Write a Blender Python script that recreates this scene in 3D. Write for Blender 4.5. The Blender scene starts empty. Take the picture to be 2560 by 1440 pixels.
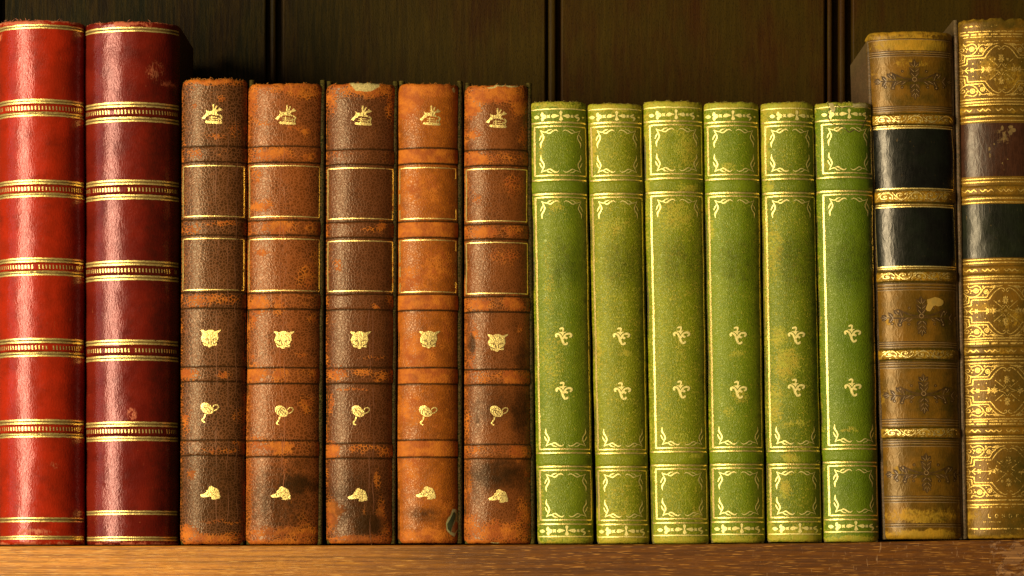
import bpy, math, random
import numpy as np
from mathutils import Vector
from mathutils.geometry import tessellate_polygon

random.seed(7)
S = 0.0002            # one photo pixel on the plane of the spines, in metres
D = 8500.0            # camera distance from that plane, in the same units
HZ = 1400.0           # eye level
BASE = 1362.0

sc = bpy.context.scene
col = sc.collection

# ------------------------------------------------------------------ helpers
def lerp(a, b, t): return a + (b - a) * t
def sstep(a, b, x):
    t = np.clip((x - a) / (b - a), 0, 1)
    return t * t * (3 - 2 * t)

def _hash(ix, iy, seed):
    n = (ix.astype(np.int64) * 374761393 + iy.astype(np.int64) * 668265263 + int(seed) * 1442695041) & 0x7fffffff
    n = ((n ^ (n >> 13)) * 1274126177) & 0x7fffffff
    n = n ^ (n >> 16)
    return (n & 0xffff) / 65535.0

def vnoise(x, y, seed=0):
    x = np.asarray(x, float); y = np.asarray(y, float)
    ix = np.floor(x); iy = np.floor(y)
    fx = x - ix; fy = y - iy
    fx = fx * fx * (3 - 2 * fx); fy = fy * fy * (3 - 2 * fy)
    a = _hash(ix, iy, seed); b = _hash(ix + 1, iy, seed)
    c = _hash(ix, iy + 1, seed); d = _hash(ix + 1, iy + 1, seed)
    return (a * (1 - fx) + b * fx) * (1 - fy) + (c * (1 - fx) + d * fx) * fy - 0.5

def fbm(x, y, seed=0, oct=4):
    s = 0; a = 1.0
    for i in range(oct):
        s = s + a * vnoise(x * 2 ** i, y * 2 ** i, seed + i * 17)
        a *= 0.5
    return s

def link(o, parent=None):
    col.objects.link(o)
    if parent is not None: o.parent = parent
    return o

def mesh_obj(name, verts, faces, mats, parent=None, uv=None, masks=None, midx=None, smooth=True):
    me = bpy.data.meshes.new(name)
    me.from_pydata([tuple(v) for v in verts], [], [tuple(int(i) for i in f) for f in faces])
    for m in mats: me.materials.append(m)
    if midx is not None:
        me.polygons.foreach_set('material_index', np.asarray(midx, dtype=np.int32))
    me.polygons.foreach_set('use_smooth', np.full(len(me.polygons), smooth))
    if uv is not None:
        l = me.uv_layers.new(name='UVMap')
        vi = np.empty(len(me.loops), dtype=np.int32); me.loops.foreach_get('vertex_index', vi)
        l.data.foreach_set('uv', np.asarray(uv, dtype=np.float32)[vi].ravel())
    if masks is not None:
        a = me.attributes.new('masks', 'FLOAT_COLOR', 'POINT')
        m4 = np.ones((len(verts), 4), dtype=np.float32); m4[:, :3] = masks
        a.data.foreach_set('color', m4.ravel())
    me.update()
    return link(bpy.data.objects.new(name, me), parent)

def grid_faces(nr, nc):
    f = []
    for r in range(nr - 1):
        b = r * nc
        for c in range(nc - 1):
            f.append((b + c, b + c + 1, b + nc + c + 1, b + nc + c))
    return f

def box(name, x0, x1, y0, y1, z0, z1, mat, parent, bev=0.0, uvs=True):
    """a slab with softened long edges, given in metres, as one mesh"""
    import bmesh
    bm = bmesh.new()
    bmesh.ops.create_cube(bm, size=1.0)
    for v in bm.verts:
        v.co = Vector((lerp(x0, x1, v.co.x + .5), lerp(y0, y1, v.co.y + .5), lerp(z0, z1, v.co.z + .5)))
    if bev: bmesh.ops.bevel(bm, geom=list(bm.edges), offset=bev, segments=3, affect='EDGES', profile=.6)
    me = bpy.data.meshes.new(name); bm.to_mesh(me); bm.free()
    me.materials.append(mat)
    me.polygons.foreach_set('use_smooth', np.full(len(me.polygons), False))
    return link(bpy.data.objects.new(name, me), parent)

# ------------------------------------------------------------------ node helper
class NT:
    def __init__(self, name):
        self.m = bpy.data.materials.new(name); self.m.use_nodes = True
        self.t = self.m.node_tree; self.t.nodes.clear()
    def n(self, typ, ins=None, **kw):
        nd = self.t.nodes.new(typ)
        for k, v in kw.items(): setattr(nd, k, v)
        for k, v in (ins or {}).items():
            s = nd.inputs[k]
            if isinstance(v, bpy.types.NodeSocket): self.t.links.new(v, s)
            else: s.default_value = v
        return nd
    def math(self, op, a, b=0.0, clamp=False, c=None):
        ins = {0: a, 1: b}
        if c is not None: ins[2] = c
        return self.n('ShaderNodeMath', ins, operation=op, use_clamp=clamp).outputs[0]
    def mix(self, f, a, b, blend='MIX'):
        nd = self.t.nodes.new('ShaderNodeMix'); nd.data_type = 'RGBA'; nd.blend_type = blend
        nd.clamp_factor = True
        for i, v in ((0, f), (6, a), (7, b)):
            s = nd.inputs[i]
            if isinstance(v, bpy.types.NodeSocket): self.t.links.new(v, s)
            else: s.default_value = (*v, 1) if isinstance(v, tuple) and len(v) == 3 else v
        return nd.outputs[2]
    def ss(self, x, a, b, lo=0.0, hi=1.0):
        return self.n('ShaderNodeMapRange', {0: x, 1: a, 2: b, 3: lo, 4: hi}, interpolation_type='SMOOTHSTEP').outputs[0]
    def noise(self, vec, scale, detail=4, rough=.55, dist=0.0):
        return self.n('ShaderNodeTexNoise', {'Vector': vec, 'Scale': scale, 'Detail': detail, 'Roughness': rough, 'Distortion': dist}).outputs[0]
    def vor(self, vec, scale, feature='DISTANCE_TO_EDGE', rnd=1.0):
        return self.n('ShaderNodeTexVoronoi', {'Vector': vec, 'Scale': scale, 'Randomness': rnd}, feature=feature).outputs['Distance']
    def mapv(self, vec, scale=(1, 1, 1), loc=(0, 0, 0), rot=(0, 0, 0)):
        return self.n('ShaderNodeMapping', {'Vector': vec, 'Scale': scale, 'Location': loc, 'Rotation': rot}).outputs[0]
    def out(self, shader):
        self.t.links.new(shader, self.n('ShaderNodeOutputMaterial').inputs[0]); return self.m

def leather(name, base, base2, wearA, wearB, dark, pale, seed=0.0, rough=.42, rough_wear=.7, cell=18.0, aniso=(1, 1, 1),
            crack=(0.2, 0.1, 0.05), crack_amt=.4, k=(1.2, .4, .3), bump=.5, fine=32.0, fineamt=.25, spec=.5,
            coat=0.0, stain=.5, wrinkle=0.0, wearfrac=1.0, tint=(1., .85, .68)):
    T = NT(name)
    uv = T.n('ShaderNodeUVMap').outputs[0]
    v = T.mapv(uv, loc=(seed * 3.7, seed * 1.3, seed))
    at = T.n('ShaderNodeAttribute', attribute_name='masks')
    sep = T.n('ShaderNodeSeparateColor', {0: at.outputs[0]})
    R, G, B = sep.outputs[0], sep.outputs[1], sep.outputs[2]
    big = T.noise(v, 1.3, 5, .6)
    med = T.noise(v, 6.5, 7, .68, .4)
    fin = T.noise(v, fine, 3, .6)
    warp = T.n('ShaderNodeVectorMath', {0: v, 1: T.n('ShaderNodeVectorMath', {0: T.n('ShaderNodeTexNoise', {'Vector': v, 'Scale': 9.0}).outputs[1], 1: (.09, .09, .0)}, operation='MULTIPLY').outputs[0]}, operation='ADD').outputs[0]
    va = T.mapv(warp, scale=aniso)
    ce = T.vor(va, cell)
    edge = T.ss(ce, 0.03, .20, 1.0, 0.0)
    c = T.mix(T.ss(big, .36, .64), base, base2)
    c = T.mix(T.math('MULTIPLY', edge, crack_amt), c, crack)
    sh = T.math('ADD', T.math('MULTIPLY', T.math('SUBTRACT', fin, .5), fineamt * 4), 1.0)
    w = T.math('ADD', R, T.math('MULTIPLY', T.math('SUBTRACT', med, .5), k[0]))
    w = T.math('ADD', w, T.math('MULTIPLY', T.math('SUBTRACT', fin, .5), k[1]))
    w = T.math('ADD', w, T.math('MULTIPLY', T.math('SUBTRACT', edge, .3), k[2]))
    w = T.ss(w, .34, .70)
    wf = T.math('MULTIPLY', w, wearfrac)
    wc = T.mix(T.ss(T.noise(v, 3.1, 5, .7), .38, .62), wearA, wearB)
    c = T.mix(wf, c, wc)
    # grime: broad darker patches; G mask: stains and painted-in shade
    st = T.math('MULTIPLY', T.ss(T.noise(v, 2.2, 6, .65, .3), .5, .72), stain)
    c = T.mix(st, c, T.mix(.6, c, dark))
    g = T.ss(T.math('ADD', G, T.math('MULTIPLY', T.math('SUBTRACT', med, .5), .8)), .15, .85)
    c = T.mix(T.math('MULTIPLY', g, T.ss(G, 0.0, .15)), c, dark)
    p = T.ss(T.math('ADD', B, T.math('MULTIPLY', T.math('SUBTRACT', med, .5), .9)), .44, .56)
    c = T.mix(p, c, T.mix(T.ss(fin, .35, .65), pale, tuple(x * .6 for x in pale)))
    c = T.mix(1.0, c, T.n('ShaderNodeCombineColor', {0: sh, 1: sh, 2: sh}).outputs[0], 'MULTIPLY')
    # little scratches
    scr = T.ss(T.noise(T.mapv(v, scale=(1.0, .25, 1), rot=(0, 0, .25)), 14, 3, .5, 1.5), .70, .76)
    c = T.mix(T.math('MULTIPLY', scr, .28), c, wearB)
    rg = T.math('ADD', T.math('MULTIPLY', wf, rough_wear - rough), rough)
    rg = T.math('ADD', rg, T.math('MULTIPLY', T.math('SUBTRACT', med, .5), .28))
    h = T.math('ADD', T.math('MULTIPLY', T.ss(ce, 0.0, .22), 1.0), T.math('MULTIPLY', fin, .7))
    if wrinkle:
        wn = T.noise(T.mapv(v, scale=(1.0, .38, 1)), 11.0, 5, .62, 1.2)
        h = T.math('ADD', h, T.math('MULTIPLY', wn, wrinkle))
    h = T.math('SUBTRACT', h, T.math('MULTIPLY', w, .5))
    bp = T.n('ShaderNodeBump', {'Height': h, 'Strength': bump, 'Distance': S * 2.0}).outputs[0]
    ps = T.n('ShaderNodeBsdfPrincipled', {'Base Color': c, 'Roughness': rg, 'Normal': bp, 'Specular IOR Level': T.math('MULTIPLY', spec, T.math('SUBTRACT', 1.0, T.math('MULTIPLY', g, .55))), 'Specular Tint': (*tint, 1),
                                          'Coat Weight': coat, 'Coat Roughness': .3})
    if coat: T.t.links.new(bp, ps.inputs['Coat Normal'])
    return T.out(ps.outputs[0])

def gold(name, colr=(1., .78, .27), worn=.0, rough=.38, seed=0., metal=.8, dens=9.0, dull=(.52, .34, .075)):
    T = NT(name)
    v = T.mapv(T.n('ShaderNodeUVMap').outputs[0], loc=(seed, seed * 2.1, 0))
    n1 = T.noise(v, dens, 6, .7)
    n2 = T.noise(v, 38, 3, .6)
    c = T.mix(T.ss(n2, .32, .52), dull, colr)
    bp = T.n('ShaderNodeBump', {'Height': T.math('ADD', n2, T.noise(v, 14, 3)), 'Strength': .6, 'Distance': S * 1.4}).outputs[0]
    ps = T.n('ShaderNodeBsdfPrincipled', {'Base Color': c, 'Metallic': metal, 'Roughness': rough, 'Normal': bp})
    tr = T.n('ShaderNodeBsdfTransparent')
    a = T.math('ADD', T.math('MULTIPLY', n1, .75), T.math('MULTIPLY', n2, .25))
    sp = T.n('ShaderNodeSeparateColor', {0: T.n('ShaderNodeAttribute', attribute_name='masks').outputs[0]})
    a = T.math('SUBTRACT', a, T.math('MULTIPLY', sp.outputs[1], .20))
    a = T.math('SUBTRACT', a, T.math('MULTIPLY', T.math('MAXIMUM', T.math('SUBTRACT', sp.outputs[0], .25), 0.0), .13))
    f = T.ss(a, .28 + worn - .03, .28 + worn + .04)
    mx = T.n('ShaderNodeMixShader', {0: f, 1: tr.outputs[0], 2: ps.outputs[0]})
    return T.out(mx.outputs[0])

def plain(name, c, c2=None, rough=.6, scale=40., stretch=(1, 1, 1), bump=.2, spec=.4):
    T = NT(name)
    o = T.n('ShaderNodeTexCoord').outputs['Object']
    v = T.mapv(o, scale=stretch)
    n = T.noise(v, scale, 6, .65)
    cc = T.mix(T.ss(n, .35, .65), c, c2 or tuple(x * .6 for x in c))
    bp = T.n('ShaderNodeBump', {'Height': n, 'Strength': bump, 'Distance': S * 2}).outputs[0]
    return T.out(T.n('ShaderNodeBsdfPrincipled', {'Base Color': cc, 'Roughness': rough, 'Normal': bp, 'Specular IOR Level': spec}).outputs[0])

# ------------------------------------------------------------------ book geometry
class Book:
    def __init__(s, tl, tr, bl, br, top, bot, prof, b, name, label, group, disp=.8, seed=1, cr=8, capr=8, fray=2.0,
                 bands=(), bandh=4.0, off=(0, 0)):
        s.tl, s.tr, s.bl, s.br, s.top, s.bot = tl, tr, bl, br, top, bot
        s.prof, s.b, s.disp, s.seed, s.cr, s.capr, s.fray = prof, b, disp, seed, cr, capr, fray
        s.bands, s.bandh, s.off = list(bands), bandh, off
        s.cx = (bl + br) / 2
        s.origin = np.array([(s.cx - 1280) * S, (b) * S, (BASE - bot) * S])
        s.root = bpy.data.objects.new(name, None)
        s.root.empty_display_size = .01
        s.root.location = tuple(s.origin)
        s.root['label'] = label; s.root['category'] = 'book'; s.root['group'] = group
        col.objects.link(s.root)
        s.blobs = []; s.darks = []; s.pales = []
        s.edge_wear = .9; s.side_wear = .5; s.band_wear = .3; s.base_wear = 0.; s.end_px = 14.; s.crease_dark = .7
    def xl(s, py): return lerp(s.tl, s.bl, (py - s.top) / (s.bot - s.top))
    def xr(s, py): return lerp(s.tr, s.br, (py - s.top) / (s.bot - s.top))
    def fy(s, y):   # feature heights of a set shift a little from book to book
        return y + lerp(s.off[0], s.off[1], (y - 300) / 1000.0)
    def depth(s, t):
        t = np.clip(np.abs(t), 0, 1)
        if s.prof == 'round':
            return s.b * (1 - np.sqrt(1 - (t * .985) ** 2))
        p, e = s.prof
        return s.b * t ** p + e * t ** 18
    def bandheight(s, py):
        h = np.zeros_like(py)
        for a, c in s.bands:
            q = (py - (a + c) / 2) / ((c - a) / 2)
            h = np.where(np.abs(q) < 1, .35 + s.bandh * (1 - np.abs(q) ** 4) ** .8, h) if s.bandh else h
        return h
    def surf(s, px, py, off=0., band=True):
        px = np.asarray(px, float); py = np.asarray(py, float)
        xl, xr = s.xl(py), s.xr(py)
        u = (px - xl) / (xr - xl); t = 2 * u - 1
        hw = (xr - xl) / 2
        d = s.depth(t)
        m = (s.depth(t + .01) - s.depth(t - .01)) / (.02 * hw)
        m = np.where(np.abs(t) > .985, np.sign(t) * 3.0, m * 1.0)
        m = np.where(t < 0, -np.abs(m), np.abs(m))
        nx = m / np.sqrt(1 + m * m); ny = -1 / np.sqrt(1 + m * m)
        o = off + (s.bandheight(py) * np.clip(1 - np.abs(t) ** 10, 0, 1) if band else 0) + (.35 * (s.bandheight(py) > 0) if band else 0)
        o = o + s.disp * (fbm(px / 70., py / 95., s.seed, 3) * 2.2 + .25 * vnoise(px / 14., py / 22., s.seed + 5))
        # head and tail roll inwards
        R = s.capr
        a = np.clip(np.minimum(py - s.top, s.bot - py), 0, R)
        d = d + (R - np.sqrt(np.maximum(R * R - (R - a) ** 2, 0)))
        k = 1 + s.b / D
        XL = (xl - 1280) * k; XR = (xr - 1280) * k
        X = XL + u * (XR - XL) + nx * o
        Y = d + ny * o
        # corners and worn ends
        dx = np.maximum(0, np.abs(t) * hw - (hw - s.cr)) / s.cr
        corner = (1 - np.sqrt(np.maximum(0, 1 - np.clip(dx, 0, 1) ** 2))) * s.cr
        ft = corner + s.fray * (fbm(px / 11., px * 0 + 3., s.seed + 9, 3) + .6 * fbm(px / 60., px * 0, s.seed + 10, 2))
        fb = corner * .8 + s.fray * .5 * (fbm(px / 13., px * 0 + 8., s.seed + 19, 3))
        wt = 1 - sstep(0, 26, py - s.top); wb = 1 - sstep(0, 22, s.bot - py)
        pz = py + ft * wt - np.maximum(fb, 0) * wb
        Z = BASE - pz
        return np.stack([X * S, Y * S, Z * S], -1)
    def masks(s, px, py, wear_add=0.):
        wx = px + 9 * fbm(px / 16., py / 16., s.seed + 31, 3); wy = py + 9 * fbm(px / 16., py / 16., s.seed + 37, 3)
        xl, xr = s.xl(py), s.xr(py)
        R = np.full_like(px, s.base_wear)
        e = s.end_px
        R = np.maximum(R, s.edge_wear * np.exp(-np.maximum(wy - s.top, 0) / e))
        R = np.maximum(R, s.edge_wear * np.exp(-np.maximum(s.bot - wy, 0) / (e * 1.1)))
        R = np.maximum(R, s.side_wear * np.exp(-np.maximum(wx - xl, 0) / 7.))
        R = np.maximum(R, s.side_wear * np.exp(-np.maximum(xr - wx, 0) / 5.))
        inb = np.zeros_like(px)
        G = np.zeros_like(px); B = np.zeros_like(px)
        for a, c in s.bands:
            inb = np.maximum(inb, ((py > a) & (py < c)) * 1.)
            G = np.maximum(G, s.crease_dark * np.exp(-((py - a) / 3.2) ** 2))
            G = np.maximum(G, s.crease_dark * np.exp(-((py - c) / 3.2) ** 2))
        R = R + inb * s.band_wear + wear_add
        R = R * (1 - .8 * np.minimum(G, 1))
        for L, tgt in ((s.blobs, 'R'), (s.darks, 'G'), (s.pales, 'B')):
            for (bx, by, rx, ry, st) in L:
                f = st * np.exp(-(((wx - bx) / rx) ** 2 + ((wy - by) / ry) ** 2) ** 1.5)
                if tgt == 'R': R = np.maximum(R, f)
                elif tgt == 'G': G = np.maximum(G, f)
                else: B = np.maximum(B, f)
        return np.stack([R, np.clip(G, 0, 1), B], -1)
    def loc(s, P): return P.reshape(-1, 3) - s.origin
    def patch(s, name, a0, a1, y0, y1, mat, parent, off=0., band=False, step=3.0, rim=None, pad=0, frac=False):
        """a piece of the spine surface; a0, a1 are insets from the left edge, or fractions of the width"""
        nc = max(4, int((s.tr - s.tl if frac else a1 - a0) * ((a1 - a0) if frac else 1) / step)); nr = max(4, int((y1 - y0) / min(step, 2.2)))
        ys = np.linspace(y0, y1, nr + 1)
        uu = np.linspace(0, 1, nc + 1)
        U, Yg = np.meshgrid(uu, ys)
        if frac: px = s.xl(Yg) + (s.xr(Yg) - s.xl(Yg)) * lerp(a0, a1, U)
        else: px = s.xl(Yg) + lerp(a0, a1, U)
        V = s.surf(px, Yg, off, band)
        uv = np.stack([px / 100., -Yg / 100.], -1).reshape(-1, 2)
        return mesh_obj(name, s.loc(V), grid_faces(nr + 1, nc + 1), [mat], parent, uv, s.masks(px, Yg).reshape(-1, 3))
    def build_spine(s, mat):
        W = s.tr - s.tl
        th = np.linspace(-1, 1, int(W / 3.0))
        t = np.sign(th) * (1 - (1 - np.abs(th)) ** 1.25)      # closer columns towards the joints
        ys = np.concatenate([s.top + s.capr * (1 - np.cos(np.linspace(0, math.pi / 2, 6)))[:-1],
                             np.linspace(s.top + s.capr, s.bot - s.capr, int((s.bot - s.top) / 3.2)),
                             s.bot - s.capr * (1 - np.cos(np.linspace(math.pi / 2, 0, 6)))[1:]])
        T_, Yg = np.meshgrid(t, ys)
        px = s.xl(Yg) + (s.xr(Yg) - s.xl(Yg)) * (T_ + 1) / 2
        V = s.surf(px, Yg, 0., False)
        top_in = V[:1].copy(); top_in[..., 1] += 16 * S; bot_in = V[-1:].copy(); bot_in[..., 1] += 16 * S
        V = np.concatenate([top_in, V, bot_in]); px = np.concatenate([px[:1], px, px[-1:]]); Yg = np.concatenate([Yg[:1], Yg, Yg[-1:]])
        nr, nc = V.shape[:2]
        # leather turns back round the joints
        for side in (0, -1):
            pass
        uv = np.stack([px / 100., -Yg / 100.], -1).reshape(-1, 2)
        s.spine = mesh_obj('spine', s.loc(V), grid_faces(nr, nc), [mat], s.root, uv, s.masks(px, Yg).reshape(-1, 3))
        return s.spine
    def build_bands(s, mat):
        for i, (a, c) in enumerate(s.bands):
            s.patch('raised_band', 0.004, .996, a + .05, c - .05, mat, s.spine, 0., True, 2.6, frac=True)
    def build_boards(s, mat, page, ear=0., right_out=0., left_out=0., depth=460., thick=11., top_drop=0., tuck=2.0):
        k = 1 + s.b / D
        def X(px): return (px - 1280) * k * S - s.origin[0]
        z1 = (BASE - s.top + ear - top_drop) * S - s.origin[2]; z0 = 0.0
        y0 = (s.b - 2) * S - s.origin[1]; y1 = depth * S - s.origin[1]
        def slab(name, side, outx_t, outx_b):
            n = 26
            zz = np.linspace(z0, z1, n)
            # outline in the board's thickness: rounded front edge, worn head corner
            prof = []
            r = thick / 2
            for a in np.linspace(-90, 90, 9):
                prof.append((math.sin(math.radians(a)) * r, r - math.cos(math.radians(a)) * r))
            prof += [(r, (depth - s.b)), (-r, (depth - s.b))]
            P = []; UV = []; M = []
            for i, z in enumerate(zz):
                f = i / (n - 1)
                ox = lerp(outx_b, outx_t, f)
                cx = ox - side * r
                for (dx, dy) in prof:
                    rr = 0
                    kk = .6 * float(vnoise(z / S / 18., dx, s.seed + 50))
                    dyy = dy + (max(0, 1 - (n - 1 - i) / 2.0) ** 2) * 6 * (dy < depth - s.b - 1)
                    P.append(((cx + dx + kk - 1280) * k * S - s.origin[0], y0 + dyy * S, z))
                    UV.append(((cx + dx + dy) / 100., z / S / 100.)); M.append((.25 + .5 * (f > .97) + .4 * (f < .02), 0, 0))
            m = len(prof)
            F = []
            for i in range(n - 1):
                for j in range(m):
                    F.append((i * m + j, i * m + (j + 1) % m, (i + 1) * m + (j + 1) % m, (i + 1) * m + j))
            F.append(tuple(range(m - 1, -1, -1))); F.append(tuple(range((n - 1) * m, n * m)))
            return mesh_obj(name, P, F, [mat], s.root, UV, M, smooth=False)
        slab('cover_board', 1, s.tr + right_out - (tuck if right_out == 0 else 0), s.br + right_out - (tuck if right_out == 0 else 0))
        slab('cover_board', -1, s.tl - left_out + (tuck if left_out == 0 else 0), s.bl - left_out + (tuck if left_out == 0 else 0))
        xa = max(X(s.tl), X(s.bl)) + 13 * S; xb = min(X(s.tr), X(s.br)) - 13 * S
        box('page_block', xa, xb, (s.b + 4) * S - s.origin[1], (depth - 12) * S - s.origin[1], 8 * S, z1 - (14 + max(ear, 0)) * S, page, s.root, 2 * S)

# ------------------------------------------------------------------ drawing on a spine
def resample(pts, step=2.5, smooth=True, widths=None):
    pts = [np.array(p, float) for p in pts]
    n = len(pts)
    if widths is None: widths = [1.0] * n
    if not isinstance(widths, (list, tuple)): widths = [widths] * n
    if len(widths) != n: widths = list(np.interp(np.linspace(0, 1, n), np.linspace(0, 1, len(widths)), widths))
    out = []; ow = []
    for i in range(n - 1):
        p1, p2 = pts[i], pts[i + 1]
        p0 = pts[i - 1] if i else 2 * p1 - p2
        p3 = pts[i + 2] if i + 2 < n else 2 * p2 - p1
        L = np.linalg.norm(p2 - p1); m = max(1, int(math.ceil(L / step)))
        for j in range(m):
            t = j / m
            if smooth:
                q = .5 * ((2 * p1) + (-p0 + p2) * t + (2 * p0 - 5 * p1 + 4 * p2 - p3) * t * t + (-p0 + 3 * p1 - 3 * p2 + p3) * t ** 3)
            else: q = lerp(p1, p2, t)
            out.append(q); ow.append(lerp(widths[i], widths[i + 1], t))
    out.append(pts[-1]); ow.append(widths[-1])
    return np.array(out), np.array(ow)

class Tool:
    """collects strokes and filled shapes in (inset from the left edge, height) and presses them onto one spine"""
    def __init__(s, book, name, mats, parent=None):
        s.b, s.name, s.mats, s.parent = book, name, mats, parent
        s.V = []; s.F = []; s.M = []; s.O = []
    def _add(s, P, F, mat, off):
        b = len(s.V)
        s.V += [tuple(p) for p in P]; s.O += [off] * len(P)
        for f in F: s.F.append(tuple(b + i for i in f)); s.M.append(mat)
    def stroke(s, pts, w=3.0, smooth=True, mat=0, off=.5, jit=.0, step=2.5):
        P, W = resample(pts, step, smooth, w)
        T = np.gradient(P, axis=0) if len(P) > 1 else np.array([[1, 0]])
        T /= np.maximum(np.linalg.norm(T, axis=1, keepdims=True), 1e-6)
        N = np.stack([-T[:, 1], T[:, 0]], 1)
        if jit:
            q = fbm(P[:, 0] / 6. + P[:, 1] / 7., P[:, 1] / 6., s.b.seed + 3, 2)
            P = P + N * (q * jit)[:, None]
            W = W * (1 + .35 * fbm(P[:, 0] / 4., P[:, 1] / 4., s.b.seed + 4, 2))
        A = P + N * W[:, None] / 2; B = P - N * W[:, None] / 2
        n = len(P)
        V = np.concatenate([A, P, B])
        F = []
        for i in range(n - 1):
            F.append((i, i + 1, n + i + 1, n + i)); F.append((n + i, n + i + 1, 2 * n + i + 1, 2 * n + i))
        s._add(V, F, mat, off)
    def poly(s, pts, mat=0, off=.5, maxe=6.):
        pts = [(float(x), float(y)) for x, y in pts]
        tris = tessellate_polygon([[Vector((x, y, 0)) for x, y in pts]])
        V = list(pts); todo = [tuple(t) for t in tris]; F = []
        while todo:
            t = todo.pop()
            e = [(math.dist(V[t[i]], V[t[(i + 1) % 3]]), i) for i in range(3)]
            L, i = max(e)
            if L <= maxe: F.append(t); continue
            a, b, c = t[i], t[(i + 1) % 3], t[(i + 2) % 3]
            V.append(((V[a][0] + V[b][0]) / 2, (V[a][1] + V[b][1]) / 2)); m = len(V) - 1
            todo += [(a, m, c), (m, b, c)]
        s._add(V, F, mat, off)
    def disc(s, x, y, r, mat=0, off=.5, n=12, ry=None):
        s.poly([(x + r * math.cos(2 * math.pi * i / n), y + (ry or r) * math.sin(2 * math.pi * i / n)) for i in range(n)], mat, off, 9)
    def ring(s, x, y, r, w, mat=0, off=.5):
        s.stroke([(x + r * math.cos(a), y + r * math.sin(a)) for a in np.linspace(0, 2 * math.pi, 13)], w, True, mat, off)
    def flower(s, x, y, r, n=6, mat=0, off=.5, ph=0.):
        for i in range(n):
            a = ph + 2 * math.pi * i / n
            s.leaf(x + r * .15 * math.cos(a), y + r * .15 * math.sin(a), a, r * .9, r * .5, mat, off)
        s.ring(x, y, r * .25, r * .16, mat, off + .1)
    def leaf(s, x, y, a, L, w, mat=0, off=.5):
        c, q = math.cos(a), math.sin(a)
        P = [(0, 0), (.3, .5), (.6, .45), (1, 0), (.6, -.45), (.3, -.5)]
        s.poly([(x + L * u * c - w * v * q, y + L * u * q + w * v * c) for u, v in P], mat, off, 9)
    def build(s):
        V = np.array(s.V); off = np.array(s.O)
        py = V[:, 1]; px = s.b.xl(py) + V[:, 0]
        P = s.b.surf(px, py, off, True)
        uv = np.stack([px / 100., -py / 100.], -1)
        # keep every face looking outwards
        F = []
        for f in s.F:
            a, b, c = V[f[0]], V[f[1]], V[f[2]]
            cr = (b[0] - a[0]) * (c[1] - a[1]) - (b[1] - a[1]) * (c[0] - a[0])
            if len(f) == 4:
                d = V[f[3]]; cr += (c[0] - a[0]) * (d[1] - a[1]) - (c[1] - a[1]) * (d[0] - a[0])
            F.append(f if cr < 0 else f[::-1])
        F = [f[::-1] for f in F]
        return mesh_obj(s.name, s.b.loc(P), F, s.mats, s.parent or s.b.spine, uv, s.b.masks(px, py), s.M)

def at(zx, zy, ox, oy, sc_, cx, cy):
    """zoomed-study coordinates -> offsets from a motif's centre"""
    return (zx / sc_ + ox - cx, zy / sc_ + oy - cy)

def motif(tool, cx, cy, polys=(), strokes=(), darks=(), org=(0, 0, 1, 0, 0), rings=(), scale=1., wk=1.):
    ox, oy, s_, mx, my = org
    f = lambda p: (cx + (p[0] / s_ + ox - mx) * scale, cy + (p[1] / s_ + oy - my) * scale)
    for p in polys: tool.poly([f(q) for q in p], 0, .6)
    for p, w in strokes:
        w = [x / s_ * wk for x in w] if isinstance(w, (list, tuple)) else w / s_ * wk
        tool.stroke([f(q) for q in p], w, True, 0, .6)
    for p, w in darks: tool.stroke([f(q) for q in p], w / s_, True, 1, .95)

FOX = dict(org=(680, 815, 22.15, 712.5, 849.5),
    polys=[[(150,310),(230,290),(350,310),(440,370),(540,310),(640,285),(780,285),(880,320),(950,370),(1050,340),(1180,295),(1300,280),(1270,350),(1160,430),(1100,500),(1130,620),(1140,780),(1080,900),(1050,960),(1060,1140),(960,1170),(820,1150),(740,1240),(690,1260),(600,1240),(540,1180),(340,1160),(310,1060),(250,940),(200,800),(200,680),(280,540),(280,450),(200,380)]],
    darks=[([(310,800),(430,800),(540,765)],34),([(545,780),(600,950),(620,1070)],40),([(780,840),(900,785),(1040,795)],34),([(780,850),(770,950),(755,1080)],36),([(250,950),(380,1040),(540,1110)],46),([(1060,985),(930,1050),(840,1080)],46),([(440,850),(500,850)],55),([(835,850),(890,850)],50),([(380,420),(520,460),(600,600)],18),([(820,430),(760,560)],18),([(960,560),(900,620)],20)])
HOUND = dict(org=(672, 1205, 26.18, 704, 1233),
    polys=[[(190,880),(330,830),(450,780),(560,700),(600,560),(700,530),(720,400),(800,320),(880,290),(980,310),(1010,360),(1100,380),(1200,430),(1290,460),(1350,550),(1400,680),(1420,800),(1470,880),(1470,1060),(1440,1110),(1280,1120),(1200,1170),(1050,1170),(890,1140),(960,1060),(930,1010),(830,970),(700,1000),(550,1010),(400,1020),(270,1000)]],
    darks=[([(720,740),(640,870)],36),([(1140,500),(1060,640)],34),([(840,670),(900,700)],55),([(1000,710),(1100,690),(1320,680)],28),([(1100,850),(1150,1030)],26),([(540,760),(545,900)],30),([(960,950),(1040,820)],24)])
CAP = dict(org=(682, 1005, 22.15, 712.5, 1038),
    polys=[[(180,420),(200,300),(260,230),(380,190),(520,200),(620,260),(720,340),(800,450),(870,500),(890,620),(860,740),(760,800),(620,820),(480,800),(380,740),(280,650),(210,560)]],
    strokes=[([(850,450),(900,370),(1000,310),(1110,330),(1160,420),(1100,530),(1000,600),(910,630)],58),([(430,820),(400,950),(340,1050),(260,1150),(300,1220),(410,1270)],[100,80,80,70,60,60])],
    darks=[([(390,360),(270,420),(240,600)],30),([(400,400),(350,560),(400,720)],30),([(420,430),(500,600),(640,750)],34),([(450,420),(620,520),(740,650)],34),([(430,360),(600,330),(700,420)],30),([(690,740),(790,580)],30)])
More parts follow.
